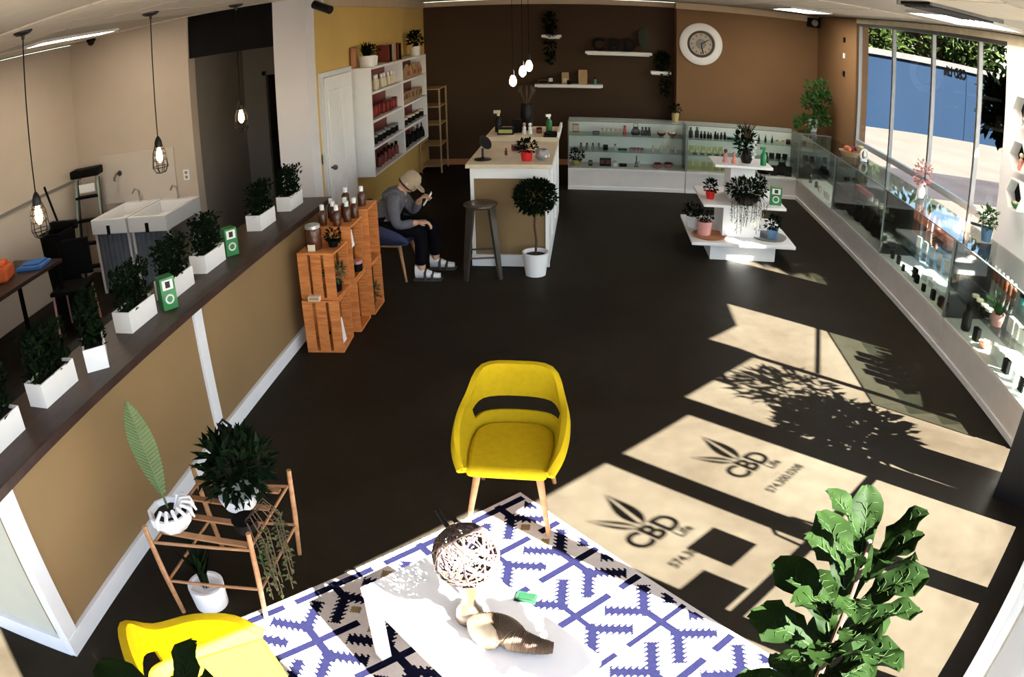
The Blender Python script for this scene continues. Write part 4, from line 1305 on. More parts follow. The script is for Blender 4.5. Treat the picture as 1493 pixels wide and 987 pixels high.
goods('lowbox', 'black', 'yellowgreen', (-1.02, 8.86, 1.12), 'wide black tray at the back left of the island', 0, 1.6)
goods('box', 'black', 'black', (-0.90, 9.0, 1.12), 'black box beside the tall vase', 0.2, 1.6)
goods('jar', 'maroon_item', 'black', (-0.63, 8.95, 1.12), 'dark jar between figurine and pump bottle', 0, 0.9)
t_ = thing('tape_dispenser', 'black looped tape dispenser at the island right edge', 'dispenser', (-0.47, 8.72, 1.12))
MB().tube([(0.07 * cos(2 * PI * q / 16), 0.07 * sin(2 * PI * q / 16), 0.03) for q in range(16)], 0.022, 8, closed=True).build('ring', 'black', t_, smooth=True)
MB().box(-0.09, 0.06, -0.10, -0.06, 0, 0.02).build('base', 'black', t_)

# topiary and stool in front of the island
t_ = thing('topiary', 'ball topiary in a white pot before the island', 'potted plant', (-0.54, 7.02, 0))
pot(MB(), 0.10, 0.13, 0.235, 24).build('pot', 'white', t_, smooth=True)
MB().lathe([(0.11, 0.20), (0.0001, 0.205)], (0, 0, 0), 20).build('soil', 'soil', t_)
MB().tube([(0, 0, 0.19), (0.01, 0, 0.35), (-0.008, 0, 0.5), (0, 0, 0.66)], 0.012, 8).build('stem', 'bark', t_, smooth=True)
mb = MB()
rng = random.Random(2)
foliage(mb, (0.0, 0, 0.79), (0.20, 0.20, 0.165), 1500, 0.045, 0.022, rng, 0.45)
mb.build('ball', 'dark_leaf', t_)


def bar_stool(label, loc, rz):
    t_ = thing('bar_stool', label, 'stool', loc, rz)
    MB().lathe([(0.15, 0.70), (0.165, 0.715), (0.165, 0.73), (0.15, 0.735), (0.03, 0.725), (0.0001, 0.725)], (0, 0, 0), 4 * 5, 0).build('seat', 'bronze', t_, smooth=True)
    for a in (PI / 4, 3 * PI / 4, 5 * PI / 4, 7 * PI / 4):
        c, s_ = cos(a), sin(a)
        M = Matrix.Rotation(a, 3, 'Z')
        top, bot = Vector((0.14 * c, 0.14 * s_, 0.715)), Vector((0.235 * c, 0.235 * s_, 0.0))
        vs_ = []
        for p, w in ((bot, 0.022), (top, 0.045)):
            for dx, dy in ((-0.012, -w), (0.012, -w), (0.012, w), (-0.012, w)):
                vs_.append(p + M @ Vector((dx, dy, 0)))
        MB().add(vs_, [(0, 1, 5, 4), (1, 2, 6, 5), (2, 3, 7, 6), (3, 0, 4, 7), (3, 2, 1, 0), (4, 5, 6, 7)]).build('leg', 'bronze', t_)
    mb_ = MB()
    for q in range(4):
        a, b = PI / 4 + q * PI / 2, PI / 4 + (q + 1) * PI / 2
        r = 0.205
        mb_.tube([(r * cos(a), r * sin(a), 0.22), (r * cos(b), r * sin(b), 0.22)], 0.010, 6)
    mb_.build('foot_rail', 'bronze', t_)


bar_stool('dark metal bar stool in front of the island end', (-1.06, 6.98, 0), 0.18)

# ------------------------------------------------------------------ tiered display
td = thing('tiered_display', 'white three tier display table in the middle of the floor', 'display table', (1.66, 8.15, 0))
MB().box(-0.37, 0.37, -0.48, 0.48, 0, 0.175).build('base', 'white', td, bevel=0.004)
MB().box(-0.585, 0.585, -0.56, 0.58, 0.175, 0.21).build('tier', 'white', td, bevel=0.005)
MB().box(-0.22, 0.22, -0.30, 0.30, 0.21, 0.575).build('column', 'white', td, bevel=0.004)
MB().box(-0.465, 0.465, -0.46, 0.46, 0.575, 0.605).build('tier', 'white', td, bevel=0.005)
MB().box(-0.14, 0.14, -0.18, 0.18, 0.605, 0.975).build('column', 'white', td, bevel=0.004)
MB().box(-0.33, 0.33, -0.26, 0.26, 0.975, 1.005).build('tier', 'white', td, bevel=0.005)
t_ = thing('flower_vase', 'black vase of white orchids and pale grasses on the top tier', 'vase', (1.72, 8.10, 1.005))
MB().lathe([(0.05, 0), (0.07, 0.05), (0.05, 0.12), (0.045, 0.16)], (0, 0, 0), 16).build('vase', 'black_satin', t_, smooth=True)
mb = MB()
rng = random.Random(14)
foliage(mb, (-0.03, 0, 0.24), (0.09, 0.09, 0.14), 130, 0.09, 0.03, rng, 0.1, 0.6)
mb.build('foliage', 'dark_leaf', t_)
for q in range(7):
    MB().sphere((0.06 + 0.02 * (q % 2), -0.07, 0.08 + 0.035 * q), 0.018, 8, 5).build('orchid_bloom', 'white', t_, smooth=True)
mb = MB()
for q in range(16):
    a = rng.uniform(0, 6.28)
    mb.tube([(0, 0, 0.2), (cos(a) * 0.05, sin(a) * 0.05, 0.36), (cos(a) * 0.11, sin(a) * 0.11, 0.44 + rng.uniform(-.04, .04))], [0.004, 0.006, 0.003], 5)
mb.build('pale_grass', 'straw', t_)
goods('spray', 'green_glass', 'green_glass', (1.90, 8.02, 1.005), 'shiny green bottle on the top tier', 0, 0.95)
goods('figure', 'rose_item', 'maroon_item', (1.47, 8.06, 1.005), 'rose figurine at the left of the top tier', 0, 0.95)
goods('figure', 'salmon_item', 'rose_item', (1.56, 8.02, 1.005), 'salmon figurine beside the vase on the top tier', 0.4, 0.8)
potted('potted_plant', 'small plant in a red pot on the middle tier', (1.30, 7.95, 0.605), 0.04, 0.055, 0.09, 'red_pot', 'bush', (0.07, 0.07), 'dark_leaf', 90, 41, (0.05, 0.025))
carton('green_carton', 'green carton with a big printed ring on the middle tier', (2.03, 7.86, 0.605), -0.15, 0.13, 0.09, 0.20, 'green_pack', 'green carton on the tiered display')
t_ = thing('trailing_planter', 'trailing plant in a dark bowl hanging over the middle tier', 'potted plant', (1.68, 7.80, 0.605))
MB().lathe([(0.08, 0), (0.13, 0.04), (0.14, 0.09), (0.12, 0.09), (0.0001, 0.07)], (0, 0, 0), 20).build('bowl', 'black', t_, smooth=True)
mb = MB()
foliage(mb, (0, 0, 0.16), (0.22, 0.17, 0.11), 420, 0.055, 0.03, rng, 0.2)
mb.build('foliage', 'dark_leaf', t_)
rng = random.Random(77)
mb, ml = MB(), MB()
for q in range(15):
    x = -0.20 + 0.40 * q / 14 + rng.uniform(-.01, .01)
    l = rng.uniform(0.16, 0.36)
    y1 = -0.17 - rng.uniform(0, 0.03)
    pts = [(x * 0.7, -0.10, 0.11), (x, y1, 0.06), (x + rng.uniform(-.02, .02), y1 - 0.01, 0.06 - l)]
    mb.tube(pts, 0.003, 4)
    for k_ in range(int(l / 0.018)):
        z = 0.06 - k_ * 0.018
        ml.leaf((x, y1, z), (rng.uniform(-1, 1), rng.uniform(-.6, .2), rng.uniform(-.6, .1)), 0.026, 0.016)
mb.build('vines', 'bark', t_)
ml.build('hanging_leaves', 'trail_leaf', t_)
potted('potted_plant', 'dark plant in a white pot on the left of the bottom tier', (1.15, 8.20, 0.21), 0.055, 0.075, 0.13, 'white', 'bush', (0.09, 0.08), 'dark_leaf', 110, 42, (0.05, 0.025))
potted('potted_plant', 'cactus like plant in a pink pot on a tray, bottom tier', (1.24, 7.86, 0.225), 0.075, 0.085, 0.15, 'pink_pot', 'bush', (0.085, 0.07), 'dark_leaf', 120, 43, (0.045, 0.022))
single('round_tray', MB().lathe([(0.18, 0), (0.20, 0.02), (0.185, 0.02), (0.17, 0.012), (0.0001, 0.012)], (0, 0, 0), 28), 'terracotta', 'round terracotta tray at the left of the bottom tier', 'tray', (1.30, 7.85, 0.21), smooth=True)
potted('potted_plant', 'dark plant in a blue grey pot on the right of the bottom tier', (2.02, 7.84, 0.222), 0.055, 0.065, 0.11, 'blue_pot', 'bush', (0.085, 0.075), 'dark_leaf', 110, 44, (0.05, 0.025))
single('round_tray', MB().lathe([(0.19, 0), (0.21, 0.016), (0.195, 0.016), (0.18, 0.010), (0.0001, 0.010)], (0, 0, 0), 28), 'grey_item', 'round grey tray at the right of the bottom tier', 'tray', (2.0, 7.92, 0.21), smooth=True)
potted('potted_plant', 'small plant in a brown pot at the back of the middle tier', (1.93, 8.30, 0.605), 0.04, 0.055, 0.09, 'kraft', 'bush', (0.07, 0.07), 'dark_leaf', 90, 45, (0.05, 0.025))

# ------------------------------------------------------------------ back wall shelves, clock
def wall_shelf(label, x0, x1, z, d_=0.22):
    t_ = thing('wall_shelf', label, 'shelf', ((x0 + x1) / 2, YF, z), 0, 'white floating shelves')
    MB().box(-(x1 - x0) / 2, (x1 - x0) / 2, -d_, 0, -0.045, 0).build('board', 'white', t_, bevel=0.003)
    MB().box(-(x1 - x0) / 2 + 0.03, (x1 - x0) / 2 - 0.03, -0.012, 0, -0.075, -0.045).build('bracket', 'alu', t_)


wall_shelf('lower long white shelf left of the letters', -0.94, 0.18, 1.42)
wall_shelf('upper long white shelf carrying the black letters', -0.11, 0.99, 2.00)
wall_shelf('small white shelf at the upper left with a dark vase', -0.82, -0.50, 2.27, 0.2)
wall_shelf('small white shelf at the right beside the tan wall', 0.97, 1.31, 1.69, 0.2)
yb = YF - 0.11
for ch, x in (('C', 0.10), ('B', 0.36), ('D', 0.62)):
    o = inst('block_letter', text_mesh(ch, 0.30, 0.025, 0.012, 'block_letter', 'black'), None, (x, yb, 2.00 + 0.105))
    o.rotation_euler = (PI / 2, 0, 0)
    tag(o, 'black block letter %s standing on the upper shelf' % ch, 'letter', 'block letters on the shelf')


def feather(label, loc, h, w, m_, rz=0.0, tilt=0.0):
    t_ = thing('leaf_decor', label, 'leaf ornament', loc, rz)
    mb_ = MB()
    K = 26
    for q in range(K):
        f = (q + 0.5) / K
        hw = w * (sin(PI * min(1, 0.06 + f * 0.93)) ** 0.75)
        z = h * (0.12 + 0.86 * f)
        t0 = h * 0.86 / K * 0.80
        for sg in (1, -1):
            mb_.add([(0, 0, z), (sg * hw, 0.004, z + hw * 0.55), (sg * hw * 0.97, 0.004, z + hw * 0.55 + t0), (0, 0, z + t0), (0, 0.003, z), (sg * hw, 0.007, z + hw * 0.55), (sg * hw * 0.97, 0.007, z + hw * 0.55 + t0), (0, 0.003, z + t0)],
                    [(0, 1, 2, 3), (7, 6, 5, 4), (0, 4, 5, 1), (1, 5, 6, 2), (2, 6, 7, 3)])
    b_ = mb_.build('leaf_blade', m_, t_)
    s_ = MB().tube([(0, 0, 0), (0, 0.004, h * 0.5), (0, 0.0, h * 1.02)], [0.006, 0.005, 0.003], 6).build('midrib', m_, t_)
    for q in (b_, s_):
        q.rotation_euler = (0, tilt, 0)
    return t_


feather('green leaf ornament at the right end of the upper shelf', (0.86, yb, 2.00), 0.42, 0.10, 'dark_green_metal')
t_ = thing('wall_vase', 'dark vase with drooping foliage on the small upper shelf', 'vase', (-0.68, yb, 2.27))
MB().lathe([(0.04, 0), (0.06, 0.06), (0.05, 0.13), (0.03, 0.16)], (0, 0, 0), 14).build('vase', 'black', t_, smooth=True)
mb = MB()
rng = random.Random(19)
foliage(mb, (0, 0, 0.22), (0.09, 0.08, 0.16), 130, 0.08, 0.035, rng, 0.1)
foliage(mb, (0, -0.13, -0.22), (0.08, 0.05, 0.28), 160, 0.07, 0.03, rng, 0.1, -0.6)
mb.build('foliage', 'dark_leaf', t_)
t_ = thing('wall_vase', 'dark trailing plant on the small right shelf', 'vase', (1.16, yb, 1.69))
MB().lathe([(0.04, 0), (0.06, 0.06), (0.05, 0.10)], (0, 0, 0), 14).build('vase', 'black', t_, smooth=True)
mb = MB()
foliage(mb, (0, 0, 0.18), (0.11, 0.08, 0.14), 150, 0.08, 0.035, rng, 0.1)
foliage(mb, (0.05, -0.13, -0.20), (0.07, 0.05, 0.22), 110, 0.07, 0.03, rng, 0.1, -0.6)
mb.build('foliage', 'dark_leaf', t_)
goods('lowbox', 'maroon_item', 'black', (-0.80, yb, 1.42), 'dark box at the left end of the lower shelf', 0, 1.5)
goods('box', 'black', 'paper', (-0.68, yb, 1.42), 'dark box with white label on the lower shelf', 0, 1.3)
goods('pouch', 'kraft', 'cream', (-0.44, yb, 1.42), 'shorter kraft pouch on the lower shelf', 0, 1.25)
goods('pouch', 'kraft', 'kraft', (-0.15, yb, 1.42), 'taller kraft pouch on the lower shelf', 0, 1.55)
goods('jar', 'black', 'black', (-0.38, yb - 0.05, 1.42), 'small black jar between the kraft pouches', 0, 0.9)
goods('bottle', 'teal_item', 'black', (0.05, yb, 1.42), 'small teal bottle at the right end of the lower shelf', 0, 1.0)
ck = thing('wall_clock', 'large round white clock on the tan wall', 'clock', (1.78, YF - 0.35, 2.21))


def ring(name, prof, m_, y):
    o_ = MB().lathe(prof, (0, 0, 0), 40).build(name, m_, ck, smooth=True)
    o_.rotation_euler = (PI / 2, 0, 0)
    o_.location = (0, y, 0)
    return o_


ring('rim', [(0.36, 0), (0.36, 0.03), (0.34, 0.045), (0.24, 0.04), (0.23, 0.03), (0.23, 0.0)], 'white', 0)
ring('dark_ring', [(0.235, 0), (0.235, 0.02), (0.19, 0.022), (0.185, 0.0)], 'clock_dark', 0)
ring('dial', [(0.19, 0), (0.19, 0.014), (0.0001, 0.016)], 'clock_face', 0)
ring('centre', [(0.085, 0.014), (0.08, 0.022), (0.0001, 0.024)], 'grey_item', 0)
for q in range(12):
    a = q * PI / 6
    MB().obox((0.155 * sin(a), -0.02, 0.155 * cos(a)), (0.012, 0.006, 0.035), Matrix.Rotation(a, 3, 'Y')).build('hour_mark', 'clock_dark', ck)
for a, L in ((1.0, 0.13), (2.9, 0.17)):
    MB().obox((L / 2 * sin(a), -0.03, L / 2 * cos(a)), (0.014, 0.005, L), Matrix.Rotation(a, 3, 'Y')).build('hand', 'black', ck)

# ------------------------------------------------------------------ bookcase and wire rack on the mustard wall
BX0, BX1, BY0, BY1, BZ0, BZ1 = -2.82, -2.565, 8.56, 11.60, 0.67, 2.02
bc = thing('wall_bookcase', 'white open bookcase hung on the mustard wall', 'bookcase', (-2.69, 10.08, BZ0))


def bbox(name, x0, x1, y0_, y1, z0, z1, m_='white'):
    return MB().box(x0 + 2.69, x1 + 2.69, y0_ - 10.08, y1 - 10.08, z0 - BZ0, z1 - BZ0).build(name, m_, bc, bevel=0.002)


bbox('side_panel', BX0, BX1, BY0, BY0 + 0.03, BZ0, BZ1)
bbox('side_panel', BX0, BX1, BY1 - 0.03, BY1, BZ0, BZ1)
bbox('divider', BX0, BX1, 10.05, 10.11, BZ0, BZ1)
bbox('back_panel', BX0, BX0 + 0.012, BY0, BY1, BZ0, BZ1, 'maroon_item')
LV = [BZ0, 1.0, 1.33, 1.68, BZ1 - 0.03]
for z in LV:
    for a, b in ((BY0 + 0.03, 10.05), (10.11, BY1 - 0.03)):
        bbox('shelf_board', BX0, BX1, a, b, z, z + 0.03)
fill = {(3, 0): ('bottle', 'cream', 'white', 9, 'cream bottle on the top left bookcase shelf', 1.35), (3, 1): ('pouch', 'kraft', 'red_item', 8, 'kraft pouch on the top right bookcase shelf', 1.2),
        (2, 0): ('box', 'maroon_item', 'red_item', 9, 'dark red box on the second left bookcase shelf', 1.5), (2, 1): ('box', 'kraft', 'maroon_item', 8, 'brown box on the second right bookcase shelf', 1.5),
        (1, 0): ('jar', 'black', 'grey_item', 7, 'black jar on the third left bookcase shelf', 1.5), (1, 1): ('jar', 'black', 'cream', 6, 'black jar with cream lid, third right bookcase shelf', 1.4),
        (0, 0): ('bottle', 'maroon_item', 'black', 8, 'dark red bottle on the lowest left bookcase shelf', 1.4), (0, 1): ('bag', 'black', 'black', 6, 'small black bag on the lowest right bookcase shelf', 0.9)}
for (lv, c), (kd, m1, m2, n, lab, sc) in fill.items():
    a, b = ((BY0 + 0.12, 9.95), (10.22, BY1 - 0.12))[c]
    row(kd, m1, m2, (-2.66, a, LV[lv] + 0.03), (-2.66, b, LV[lv] + 0.03), n, lab, sc, PI / 2 + PI * 0, lv * 7 + c, 0.015, 0.08)
potted('planter_pot', 'wide white pot with green plant on the bookcase, near end', (-2.68, 8.82, BZ1), 0.09, 0.11, 0.14, 'white', 'blades', (0.13, 0.20), 'dark_leaf', 60, 51, (0.1, 0.02))
potted('planter_pot', 'smaller white pot next to the wide pot on the bookcase', (-2.70, 9.12, BZ1), 0.06, 0.07, 0.12, 'white', 'bush', (0.10, 0.07), 'dark_leaf', 80, 52, (0.05, 0.025))
single('leaning_board', MB().obox((0, 0, 0.13), (0.02, 0.16, 0.26)).obox((0.012, 0, 0.13), (0.006, 0.13, 0.22)), 'terracotta', 'brown board leaning on the mustard wall behind the pots', 'board', (-2.79, 8.62, BZ1), bevel=0.003)
for q, (y, h, m_) in enumerate(((9.62, 0.24, 'maroon_item'), (9.74, 0.24, 'black'), (9.94, 0.25, 'kraft'), (10.10, 0.25, 'maroon_item'), (10.24, 0.24, 'black'))):
    lab = ['dark red book standing first in the row on the bookcase', 'black book next to the dark red book on the bookcase', 'kraft coloured book in the middle of the bookcase top', 'dark red book after the kraft book on the bookcase', 'black book last in the row on the bookcase'][q]
    b_ = thing('book', lab, 'book', (-2.70, y, BZ1), 0, 'books on top of the bookcase')
    for x in (-0.0775, 0.0775):
        MB().box(x - 0.0025, x + 0.0025, -0.04, 0.04, 0, h).build('cover', m_, b_)
    MB().box(-0.075, 0.075, -0.036, 0.036, 0.004, h - 0.004).build('pages', 'cream' if m_ == 'kraft' else m_, b_)
potted('planter_pot', 'white pot with dark spreading plant at the far bookcase end', (-2.64, 11.20, BZ1), 0.07, 0.08, 0.15, 'white', 'bush', (0.10, 0.12), 'dark_leaf', 170, 53, (0.07, 0.035))

rk = thing('wire_rack', 'narrow pale framed shelf rack in the dark back corner', 'rack', (-2.58, 12.22, 0))
for x in (-0.20, 0.14):
    for y in (-0.28, 0.28):
        MB().box(x - 0.012, x + 0.012, y - 0.012, y + 0.012, 0, 1.42).build('post', 'kraft', rk)
for z in (0.10, 0.45, 0.80, 1.10, 1.40):
    MB().box(-0.20, 0.14, -0.28, 0.28, z, z + 0.018).build('shelf_board', 'kraft', rk)
# ------------------------------------------------------------------ wooden crates
def crate(label, loc, w, d_, h, rz=0.0):
    """crate standing on end: solid top and bottom boards, slatted sides, open towards +x"""
    t_ = thing('wooden_crate', label, 'crate', loc, rz, 'stacked wooden crates')
    a, b = w / 2, d_ / 2
    for z in (0, h - 0.016):
        MB().box(-a, a, -b, b, z, z + 0.016).build('end_board', 'crate_wood', t_, bevel=0.002)
    sw = (w - 0.052) / 3
    for sy in (-1, 1):
        for q in range(3):
            x = -a + q * (sw + 0.026)
            MB().box(x, x + sw, sy * b - (0.008 if sy > 0 else 0), sy * b + (0.008 if sy < 0 else 0), 0.016, h - 0.016).build('slat', 'crate_wood', t_, bevel=0.002)
    sw = (d_ - 0.066) / 3
    for q in range(3):
        y = -b + 0.008 + q * (sw + 0.025)
        MB().box(-a, -a + 0.008, y, y + sw, 0.016, h - 0.016).build('slat', 'crate_wood', t_, bevel=0.002)
    return t_


CX = -2.07
crate('wooden crate on the floor nearest the camera', (CX, 5.27, 0), 0.31, 0.32, 0.44, 0.05)
crate('wooden crate stacked on the nearest floor crate', (CX, 5.30, 0.44), 0.31, 0.32, 0.38, -0.04)
crate('wooden crate on the floor in the middle column', (CX + 0.03, 5.68, 0), 0.31, 0.32, 0.46, 0.02)
crate('wooden crate of the middle column under the bottles', (CX + 0.02, 5.68, 0.46), 0.31, 0.32, 0.46, 0.0)
crate('wooden crate on the floor at the far end of the stack', (CX + 0.05, 6.06, 0), 0.31, 0.32, 0.46, 0.0)
crate('top wooden crate at the far end of the stack', (CX + 0.05, 6.06, 0.46), 0.31, 0.32, 0.50, 0.03)
for q, (x, y) in enumerate(((-0.10, 5.58), (0.03, 5.56), (-0.05, 5.70), (0.08, 5.68), (-0.10, 5.80), (0.02, 5.81), (0.11, 5.79))):
    goods('bottle', 'amber_glass', 'white', (CX + 0.02 + x, y, 0.92), 'amber bottle with white cap, %s of the crate cluster' % ['front left', 'front right', 'centre left', 'centre right', 'back left', 'back middle', 'back right'][q], 0, 1.35, 'bottles on the crates')
goods('bottle', 'amber_glass', 'white', (CX - 0.02, 6.02, 0.96), 'amber bottle with white cap at the left of the far crate', 0, 1.35)
goods('bottle', 'amber_glass', 'white', (CX + 0.12, 6.04, 0.96), 'amber bottle with white cap at the right of the far crate', 0, 1.35)
t_ = thing('glass_jar', 'tall dark jar with metal lid on the nearest upper crate', 'jar', (CX - 0.05, 5.26, 0.82))
MB().lathe([(0.06, 0), (0.065, 0.01), (0.065, 0.15), (0.055, 0.17)], (0, 0, 0), 18).build('jar_body', 'amber_glass', t_, smooth=True)
MB().lathe([(0.06, 0.17), (0.06, 0.195), (0.05, 0.20)], (0, 0, 0), 18).build('lid', 'alu', t_, smooth=True)
MB().box(-0.03, 0.03, -0.068, -0.06, 0.0, 0.05).build('tag', 'cream', t_)
potted('potted_plant', 'small dark plant beside the tall jar on the crate', (CX + 0.09, 5.32, 0.82), 0.035, 0.045, 0.05, 'black', 'bush', (0.06, 0.05), 'dark_leaf', 70, 61, (0.04, 0.02))
single('price_card', MB().obox((0, 0, 0.10), (0.006, 0.16, 0.20), Matrix.Rotation(-0.12, 3, 'Y')), 'paper', 'white card inside the nearest floor crate', 'card', (CX + 0.10, 5.26, 0.018))
single('price_card', MB().obox((0, 0, 0.07), (0.006, 0.12, 0.14), Matrix.Rotation(-0.12, 3, 'Y')), 'paper', 'white card inside the middle upper crate', 'card', (CX + 0.12, 5.66, 0.70))
potted('potted_plant', 'pale trailing plant inside the upper near crate', (CX + 0.08, 5.30, 0.458), 0.05, 0.06, 0.08, 'black', 'bush', (0.09, 0.07), 'trail_leaf', 90, 62, (0.05, 0.025))
goods('figure', 'salmon_item', 'cream', (CX + 0.14, 6.02, 0.48), 'pale figurine inside the far upper crate', 0, 1.0)
goods('jar', 'black', 'rose_item', (CX + 0.14, 5.72, 0.478), 'black jar inside the middle upper crate', 0, 1.2)
potted('potted_plant', 'pale leafy plant on the floor of the far crate', (CX + 0.12, 6.02, 0.018), 0.05, 0.06, 0.09, 'black', 'bush', (0.10, 0.08), 'trail_leaf', 90, 63, (0.05, 0.025))
goods('lowbox', 'cream', 'kraft', (CX - 0.04, 5.13, 0.44), 'small cream box on the lip of the nearest floor crate', 0, 0.8)


# ------------------------------------------------------------------ armchairs
def shell_surface(rim, base, rows=9, slot=True):
    """ruled shell between the seat curve and the rim curve, with an open slot low in the back"""
    def sample(P, n):
        out = []
        m_ = len(P) - 1
        for q in range(n + 1):
            f = q / n * m_
            i0 = min(int(f), m_ - 1)
            u_ = f - i0
            p0, p1, p2, p3 = P[max(i0 - 1, 0)], P[i0], P[i0 + 1], P[min(i0 + 2, m_)]
            out.append(Vector([0.5 * ((2 * p1[k_]) + (-p0[k_] + p2[k_]) * u_ + (2 * p0[k_] - 5 * p1[k_] + 4 * p2[k_] - p3[k_]) * u_ ** 2 + (-p0[k_] + 3 * p1[k_] - 3 * p2[k_] + p3[k_]) * u_ ** 3) for k_ in range(3)]))
        return out
    n = 40
    A, Bm = sample(base, n), sample(rim, n)
    mb_ = MB()
    vs_, fs = [], []
    for r in range(rows + 1):
        f = r / rows
        for c in range(n + 1):
            p = A[c].lerp(Bm[c], f)
            out = Vector((p.x, p.y * 0.6, 0))
            if out.length > 0:
                p = p + out.normalized() * 0.035 * sin(PI * f)
            vs_.append(p)
    for r in range(rows):
        for c in range(n):
            if slot and 2 <= r < 4 and 13 <= c < 27:
                continue
            a = r * (n + 1) + c
            fs.append((a, a + 1, a + n + 2, a + n + 1))
    mb_.add(vs_, fs)
    return mb_


def armchair(label, loc, rz, shell_m, group, slot=True):
    t_ = thing('armchair', label, 'chair', loc, rz, group)
    # local: sitter looks towards -y
    base = [(-0.19, -0.25, 0.40), (-0.215, -0.16, 0.395), (-0.225, 0.0, 0.39), (-0.21, 0.13, 0.39), (-0.15, 0.20, 0.39), (0.0, 0.22, 0.39), (0.15, 0.20, 0.39), (0.21, 0.13, 0.39), (0.225, 0.0, 0.39), (0.215, -0.16, 0.395), (0.19, -0.25, 0.40)]
    rim = [(-0.205, -0.27, 0.42), (-0.25, -0.19, 0.51), (-0.265, -0.04, 0.575), (-0.245, 0.13, 0.615), (-0.18, 0.235, 0.735), (0.0, 0.262, 0.748), (0.18, 0.235, 0.735), (0.245, 0.13, 0.615), (0.265, -0.04, 0.575), (0.25, -0.19, 0.51), (0.205, -0.27, 0.42)]
    sh = shell_surface(rim, base, 9, slot).build('shell', shell_m, t_, smooth=True)
    so = sh.modifiers.new('solid', 'SOLIDIFY')
    so.thickness = 0.032
    so.offset = 0
    be = sh.modifiers.new('bevel', 'BEVEL')
    be.width = 0.011
    be.segments = 2
    pts = [(x * 0.97, y * 0.97 if y > -0.2 else y * 1.0) for x, y, z in base]
    pts = [(-0.20, -0.27)] + pts[1:-1] + [(0.20, -0.27)]
    st = MB().prism(pts[::-1], 0.36, 0.425).build('seat', shell_m, t_, smooth=True)
    b2 = st.modifiers.new('bevel', 'BEVEL')
    b2.width = 0.025
    b2.segments = 3
    b2.limit_method = 'ANGLE'
    for x, y, fx, fy in ((-0.15, -0.17, -0.215, -0.25), (0.15, -0.17, 0.215, -0.25), (-0.15, 0.15, -0.205, 0.24), (0.15, 0.15, 0.205, 0.24)):
        MB().tube([(x, y, 0.37), (fx, fy, 0.0)], [0.021, 0.012], 10).build('leg', 'leg_wood', t_, smooth=True)
    MB().box(-0.17, 0.17, -0.19, 0.17, 0.335, 0.365).build('seat_frame', 'leg_wood', t_)
    return t_


armchair('yellow armchair with slotted back standing on the rug edge', (-0.375, 3.28, 0), -0.02, 'yellow_fabric', 'yellow armchairs')
armchair('yellow armchair in the foreground cut off by the bottom edge', (-1.24, 1.42, 0), 2.32, 'yellow_fabric', 'yellow armchairs')
armchair('dark blue armchair under the seated person', (-2.0, 6.98, 0), 1.45, 'navy_fabric', None, slot=False)

# ------------------------------------------------------------------ seated person
def skin_body(name, verts, edges, m_, parent, root=0, sub=2):
    me = bpy.data.meshes.new(name)
    me.from_pydata([v_[:3] for v_ in verts], edges, [])
    me.materials.append(MATS[m_])
    ob = bpy.data.objects.new(name, me)
    COL.objects.link(ob)
    ob.parent = parent
    md = ob.modifiers.new('skin', 'SKIN')
    md.use_smooth_shade = True
    for i, v_ in enumerate(verts):
        r = v_[3]
        me.skin_vertices[0].data[i].radius = (r, r) if not isinstance(r, tuple) else r
        me.skin_vertices[0].data[i].use_root = (i == root)
    sd = ob.modifiers.new('sub', 'SUBSURF')
    sd.levels = sub
    sd.render_levels = sub
    return ob


pn = thing('person', 'seated person in grey sweater bending over a phone', 'person', (-2.0, 6.98, 0))
# local: x forward (towards the island), y away from the camera is +
body = [(-0.02, 0, 0.50, 0.12), (0.0, 0, 0.62, 0.115), (0.07, 0, 0.76, 0.125), (0.13, 0, 0.84, 0.09), (0.18, 0, 0.89, 0.05), (0.21, 0, 0.92, 0.05),
        (0.02, -0.09, 0.49, 0.085), (0.38, -0.15, 0.50, 0.062), (0.36, -0.17, 0.10, 0.042), (0.36, -0.17, 0.07, 0.035),
        (0.02, 0.09, 0.49, 0.085), (0.42, 0.14, 0.50, 0.062), (0.44, 0.16, 0.10, 0.042), (0.44, 0.16, 0.07, 0.035),
        (0.11, -0.17, 0.79, 0.055), (0.15, -0.22, 0.56, 0.042), (0.36, -0.16, 0.585, 0.030),
        (0.11, 0.17, 0.79, 0.055), (0.24, 0.19, 0.60, 0.042), (0.33, 0.05, 0.76, 0.030)]
ed = [(0, 1), (1, 2), (2, 3), (3, 4), (4, 5), (0, 6), (6, 7), (7, 8), (8, 9), (0, 10), (10, 11), (11, 12), (12, 13), (3, 14), (14, 15), (15, 16), (3, 17), (17, 18), (18, 19)]
skin_body('body', body, ed, 'skin', pn)
sw_v = [(-0.03, 0, 0.50, 0.145), (-0.01, 0, 0.62, 0.140), (0.06, 0, 0.76, 0.145), (0.125, 0, 0.84, 0.105), (0.165, 0, 0.875, 0.065),
        (0.11, -0.17, 0.79, 0.072), (0.15, -0.22, 0.56, 0.058), (0.33, -0.165, 0.583, 0.042), (0.11, 0.17, 0.79, 0.072), (0.24, 0.19, 0.60, 0.058), (0.315, 0.07, 0.735, 0.042)]
skin_body('sweater', sw_v, [(0, 1), (1, 2), (2, 3), (3, 4), (3, 5), (5, 6), (6, 7), (3, 8), (8, 9), (9, 10)], 'grey_knit', pn)
tr_v = [(-0.03, 0, 0.485, 0.14), (0.03, -0.09, 0.49, 0.10), (0.38, -0.15, 0.50, 0.080), (0.36, -0.17, 0.13, 0.058), (0.03, 0.09, 0.49, 0.10), (0.42, 0.14, 0.50, 0.080), (0.44, 0.16, 0.13, 0.058)]
skin_body('trousers', tr_v, [(0, 1), (1, 2), (2, 3), (0, 4), (4, 5), (5, 6)], 'dark_cloth', pn)
